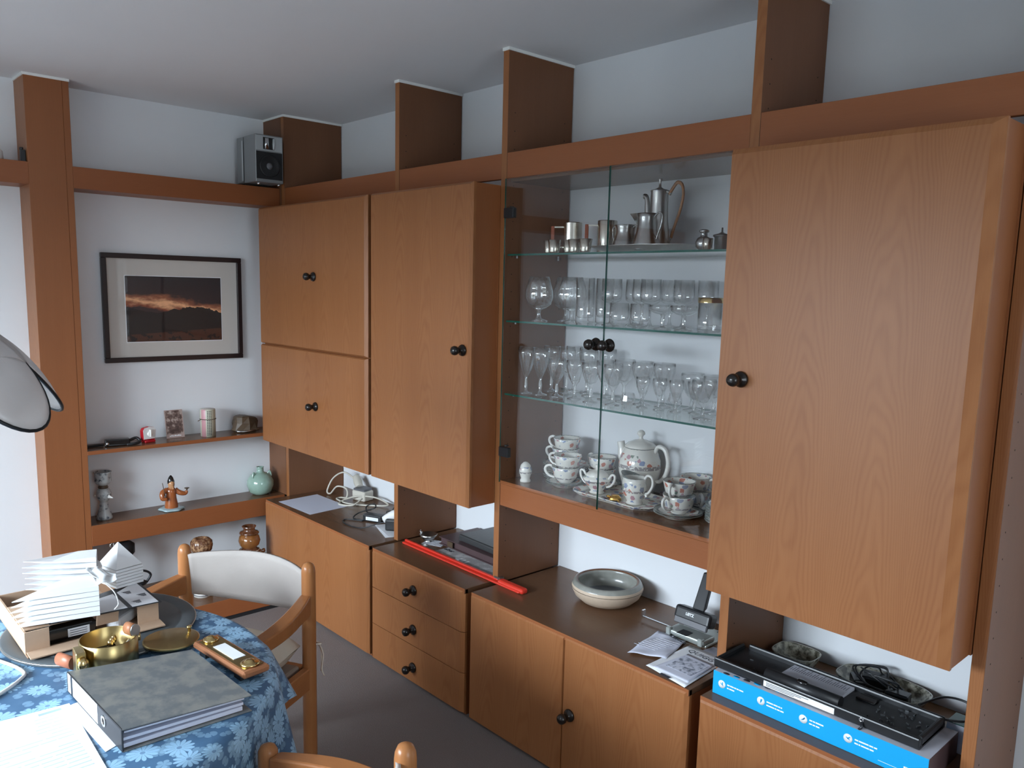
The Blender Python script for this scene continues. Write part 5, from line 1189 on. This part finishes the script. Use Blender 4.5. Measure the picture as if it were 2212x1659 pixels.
# ---- brass pan, disc, switch board
t = thing('brass_pan', 'round brass box with wooden handles holding a small mechanism', 'pan', (2.120, -1.800, TM), 0.0); t.scale = (1, 1, 1.30)
G().lathe([(0, .002), (.064, .0), (.066, .002), (.066, .052), (.064, .053), (.0635, .052), (.0635, .005), (0, .004)], 56).make('drum', 'brass', t)
G().box(-.036, .036, -.026, .024, .005, .026).make('mechanism', 'black_gloss', t, bevel=.003)
G().box(-.038, -.005, -.030, .026, .005, .015).box(.010, .042, -.028, .02, .005, .020).make('metal_plate', 'chrome', t, bevel=.002)
for k in range(3): G().lathe([(0, 0), (.006, .002), (.0075, .008), (.005, .014), (0, .016)], 14, (-.012 - .012 * k, .006 + .008 * k, .026)).make('brass_nut', 'brass_bright', t)
G().tube([(-.002, .045, .060), (.030, .052, .062)], .0125, 20).make('crank_handle', 'handle_wood', t)
G().tube([(.030, .052, .062), (.034, .053, .062)], .0125, 20).tube([(.035, .040, .045), (.03, .03, .035)], .006, 8).make('handle_end', 'steel_brushed', t)
G().obox((.028, -.074, .026), (.048, .022, .050), rz=-.10).make('bracket', 'brass', t, bevel=.002)
G().lathe([(0, 0), (.012, .001), (.013, .006), (.009, .011), (0, .013)], 18, (.054, -.074, .030), M=Matrix.Rotation(PI / 2, 4, 'Y')).make('cap_nut', 'brass_bright', t)
G().lathe([(0, 0), (.008, .001), (.008, .008), (0, .009)], 14, (-.010, .068, .034), M=Matrix.Rotation(-PI / 2, 4, 'X')).make('side_screw', 'brass_bright', t)
G().tube([(-.012, -.078, .014), (-.066, -.096, .012)], .0125, 16).make('side_grip', 'red_wood', t)
t = thing('brass_disc', 'flat turned brass disc with a small knob lying on the turntable', 'lid', (2.092, -1.640, TT + .0), 0.0)
G().lathe([(0, .004), (.066, .004), (.070, .006), (.070, .011), (.066, .0125), (0, .0125)], 56).make('disc', 'brass', t)
G().lathe([(.004, 0), (.004, .009), (.007, .011), (.006, .016), (0, .017)], 14, (-.012, .052, .0125)).make('knob', 'brass_bright', t)
t.location.z = TM - .0035; t.rotation_euler.y = 0.0
t = thing('bell_board', 'small wooden board with two brass rosettes and white name strip', 'board', (2.292, -1.567, TT + .012), .10, rx=.0, ry=.0)
G().box(-.125, .125, -.036, .036, 0, .018).make('board', 'handle_wood', t, bevel=.005)
G().box(-.110, .110, -.026, .026, .0182, .0192).make('brass_plate', 'brass', t)
for xx, r_ in ((-.098, .020), (.092, .023)):
    G().lathe([(0, 0), (r_, 0), (r_, .004), (r_ * .75, .007), (r_ * .55, .007), (r_ * .5, .010), (r_ * .25, .012), (0, .012)], 24, (xx, 0, .0192)).make('rosette', 'brass_bright', t)
G().box(-.055, .045, -.016, .016, .0194, .0205).make('name_strip', 'print_white', t)
G().box(-.10, -.07, -.03, .03, -.012, 0).box(.07, .10, -.03, .03, -.012, 0).make('feet', 'black_plastic', t)

# ---- ring binder
bp = [(2.190, -1.911), (2.2330, -1.6390), (2.5430, -1.6270), (2.5300, -1.8960)]   # left-rear, right-rear, right-front, left-front
cx, cyb = sum(p[0] for p in bp) / 4, sum(p[1] for p in bp) / 4
t = thing('ring_binder', 'grey marbled ring binder with black spine, full of sheets', 'binder', (cx, cyb, TT), 0.0)
q = [(x - cx, y - cyb) for x, y in bp]
hs, hf = .050, .032     # height at the spine and at the fore edge
def slab(z0l, z0r, th, mat, name, ins=0):
    v = []
    for dz in (0, th):
        for i, (x, y) in enumerate(q):
            zz = (z0l if i in (0, 3) else z0r) + dz; v.append((x * (1 - ins), y * (1 - ins), zz))
    return G().add(v, [(3, 2, 1, 0), (4, 5, 6, 7), (0, 1, 5, 4), (1, 2, 6, 5), (2, 3, 7, 6), (3, 0, 4, 7)]).make(name, mat, t, bevel=.0008)
slab(0.0, 0.0, .0025, 'marbled_board', 'lower_cover')
slab(hs - .0028, hf + .004, .0025, 'marbled_board', 'upper_cover')
for k in range(3):
    v = []; m_ = .94 - .01 * k
    for dz in (.0045 + k * .011, .0135 + k * .011 * (.75)):
        for i, (x, y) in enumerate(q): v.append((x * m_ + .0, y * .93 - .008 + .003 * k, dz + (.004 * k if i in (0, 3) else 0)))
    G().add(v, [(3, 2, 1, 0), (4, 5, 6, 7), (0, 1, 5, 4), (1, 2, 6, 5), (2, 3, 7, 6), (3, 0, 4, 7)]).make('sheet_block', 'paper_lilac', t)
a_, b_ = Vector((q[0][0], q[0][1], 0)), Vector((q[3][0], q[3][1], 0)); e = (b_ - a_); ln = e.length; ang = math.atan2(e.y, e.x); mid = (a_ + b_) / 2; nrm = Vector((math.sin(ang), -math.cos(ang), 0))
sp_ = G().obox((mid.x, mid.y, hs / 2), (ln, .004, hs), rz=ang).make('spine', 'binder_black', t, bevel=.0015)
def onsp(u, w_, z0, z1, mat, name, extra=.0023):
    c = a_ + e.normalized() * (u * ln) + nrm * extra; return G().obox((c.x, c.y, (z0 + z1) / 2), (w_ * ln, .0008, z1 - z0), rz=ang).make(name, mat, sp_)
onsp(.055, .055, .006, .050, 'print_white', 'spine_label'); onsp(.36, .47, .006, .050, 'print_white', 'spine_label')
c = a_ + e.normalized() * (.70 * ln) + nrm * .0024
G().lathe([(.0075, 0), (.0125, 0), (.0125, .0012), (.0075, .0012), (.0075, 0)], 24, (c.x, c.y, .027), M=Matrix.Rotation(ang, 4, 'Z') @ Matrix.Rotation(PI / 2, 4, 'X')).make('finger_ring', 'chrome', sp_)
G().lathe([(0, 0), (.0075, 0)], 20, (c.x + nrm.x * .0004, c.y + nrm.y * .0004, .027), M=Matrix.Rotation(ang, 4, 'Z') @ Matrix.Rotation(PI / 2, 4, 'X')).make('finger_hole', 'screw_hole', sp_)
# ---- papers and cable on the cloth
def tsheet(name, label, pts, z, mat='paper_white'):
    cx = sum(p[0] for p in pts) / 4; cyy = sum(p[1] for p in pts) / 4
    t = thing(name, label, 'paper', (cx, cyy, TT + z)); G().add([(p[0] - cx, p[1] - cyy, .0004) for p in pts], [(0, 1, 2, 3)]).make('sheet', mat, t, solid=.0006)
    return t, cx, cyy
tsheet('plain_sheet', 'plain white sheet partly under the binder spine', [(2.262, -1.935), (2.250, -1.880), (2.490, -1.888), (2.505, -1.922)], 0.0)
t, cx, cyy = tsheet('letter', 'white printed letter in the lower left corner of the table', [(2.252, -1.925), (2.235, -2.135), (2.560, -2.150), (2.572, -1.938)], .0012)
G().box(2.262 - cx, 2.272 - cx, -1.990 - cyy, -1.945 - cyy, .0008, .0010).make('letterhead', 'print_blue', t)
g = G()
for k in range(17):
    x = 2.285 + k * .0155; y = -1.945 if k < 3 else -1.952
    n_ = random.randint(2, 5); seg_ = (.165 if k > 5 else .06) / n_
    for j in range(n_):
        if random.random() < .85: g.box(x - cx, x + .0035 - cx, y - cyy - (j + .9) * seg_, y - cyy - j * seg_, .0008, .0010)
o = g.make('printed_lines', 'print_pale', t); o['kind'] = 'stuff'
t = thing('white_cable', 'white cable curving over the cloth at the left edge', 'cable', (2.03, -1.99, TT + .004))
G().tube([(-.22, -.06, .0), (-.13, -.02, .0), (-.05, .012, .0), (.005, .022, .0), (.035, .005, .0), (.07, -.03, .0), (.12, -.10, .0), (.14, -.18, .0)], .0042, 8, sub=6).make('cable', 'white_plastic', t)

# ------------------------------------------------------------------ chairs
def chair(loc, rz, label):
    t = thing('armchair', label, 'chair', loc, rz, 'wooden armchairs around the table')
    X = .2180; YB = .20; YF = -.185; R_ = .0225
    for s_ in (-1, 1):
        x = s_ * (X + .024)
        G().lathe([(0, 0), (R_ * .85, 0), (R_ * .9, .01), (R_, .10), (R_, .738), (R_ * .93, .752), (R_ * .70, .764), (R_ * .35, .769), (0, .770)], 20, (x, YB, 0)).make('back_post', 'chair_wood', t)
        G().lathe([(0, 0), (R_ * .85, 0), (R_ * .9, .01), (R_, .10), (R_, .612), (R_ * .95, .626), (R_ * .72, .636), (R_ * .35, .640), (0, .6405)], 20, (x, YF, 0)).make('front_post', 'chair_wood', t)
        # arm: broad at the back post, bowed outward, narrowing forward
        n = 14; g = G(); pts = []
        for i in range(n + 1):
            u = i / n; y = YB - .015 + (YF + .02 - YB + .015) * u; bow = .030 * math.sin(PI * u); xx = x + s_ * bow * .9
            zt_ = .668 - .046 * u + .0 * math.sin(PI * u); hh = .052 - .014 * u + .016 * max(0, 1 - u * 3.5); wd = .018 + .006 * math.sin(PI * u)
            pts.append([(xx - wd, y, zt_), (xx + wd, y, zt_), (xx + wd, y, zt_ - hh), (xx - wd, y, zt_ - hh)])
        for p in pts: g.v += p
        for i in range(n):
            for k in range(4): a = i * 4 + k; b = i * 4 + (k + 1) % 4; g.f.append((a, b, b + 4, a + 4)); g.m.append(0); g.sm.append(False)
        g.f.append((3, 2, 1, 0)); g.f.append((n * 4, n * 4 + 1, n * 4 + 2, n * 4 + 3)); g.m += [0, 0]; g.sm += [False, False]
        g.make('armrest', 'chair_wood_arm', t, bevel=.005, bseg=2)
        G().box(x - .013, x + .013, YF + .018, YB - .018, .345, .420).make('side_rail', 'chair_wood_arm', t, bevel=.003)
    G().box(-X, X, YB - .014, YB + .014, .345, .415).make('rear_rail', 'chair_wood', t, bevel=.003)
    G().box(-X, X, YF - .014, YF + .014, .345, .415).make('front_rail', 'chair_wood', t, bevel=.003)
    G().box(-X + .002, X - .002, YF + .016, YB - .016, .395, .424).make('seat_pad', 'brown_cushion', t, bevel=.008, bseg=2)
    g = G()
    def cus(u, v, top):
        x = (u - .5) * 2; y = (v - .5) * 2; e_ = (1 - abs(x) ** 5) * (1 - abs(y) ** 5)
        return (x * (X + .002) * (1 - .04 * abs(y) ** 4), .0075 + y * .190, .485 + (.055 * e_ ** .45 if top else -.058 * e_ ** .45) + (.002 * math.sin(9 * x + 7 * y) if top else 0))
    g.grid(lambda u, v: cus(u, v, True), 20, 20).grid(lambda u, v: cus(v, u, False), 20, 20)
    g.make('cushion', 'cream_cushion', t)
    # canvas back, bulging backward between the posts
    def back(u, v):
        x = -X - .012 + (2 * X + .024) * u; s_ = math.sin(PI * u)
        zb = .572 + .030 * (1 - s_) - .006; zt_ = .742 + .012 * s_ - .004
        return (x, YB - .004 + .085 * s_ ** .8 - .012 * (v - .5), zb + (zt_ - zb) * v)
    G().grid(back, 28, 8).make('back_canvas', 'canvas', t, solid=.010, bevel=0)
    return t
c1 = chair((1.797, -1.435, 0), math.radians(28.7), 'wooden armchair with canvas back pushed to the far side of the table')
G().tube([(.262, .215, .492), (.27, .225, .490), (.245, .235, .488), (.225, .22, .490), (.245, .19, .491), (.262, .215, .492)], .0032, 6, sub=3).tube([(.266, .222, .49), (.272, .235, .45), (.268, .232, .40), (.274, .236, .375)], .0028, 6, sub=4).tube([(.262, .225, .49), (.262, .238, .46), (.265, .236, .42), (.262, .238, .39)], .0028, 6, sub=4).make('cushion_tie', 'cord_cream', c1)
c2 = dup(c1, (2.8405, -1.796, 0), math.radians(-73.6), 'wooden armchair nearest the viewer, only post tops and arm in view')

# ------------------------------------------------------------------ pendant lamp at the left edge
t = thing('pendant_lamp', 'hanging lamp with milky glass petals in dark metal rims', 'lamp', (2.035, -2.093, 1.453), 0.0)
def petal(ang, name='petal'):
    Mz = Matrix.Rotation(ang, 4, 'Z')
    def pt(u, v):      # u around the rim, v outwards from the petal centre
        a = u * 2 * PI; l_ = .170 * math.sin(a) * v; w_ = .101 * math.cos(a) * v * (1 if v < 1e-6 else 1)
        bul = .040 * (1 - v * v); th = .753
        return Mz @ Vector((.136 - math.sin(th) * l_ + math.cos(th) * bul, w_, math.cos(th) * l_ + math.sin(th) * bul))
    g = G(); g.grid(lambda u, v: pt(u, v), 40, 8)
    o = g.make(name, 'lamp_glass', t, solid=.004)
    G().tube([pt(k / 40, 1.0) for k in range(40)], .0040, 6, closed=True).make('rim', 'lamp_metal', o)
for k in range(5): petal(.572 + math.radians(k * 72))
G().lathe([(0, .175), (.030, .172), (.045, .16), (.045, .15), (0, .148)], 24).make('canopy', 'lamp_metal', t)
G().tube([(0, 0, .170), (0, 0, 1.040)], .004, 8).make('cord', 'lamp_metal', t)
G().lathe([(0, -.02), (.022, -.012), (.030, .012), (.022, .05), (.014, .15), (0, .152)], 20).make('bulb', 'white_plastic', t)
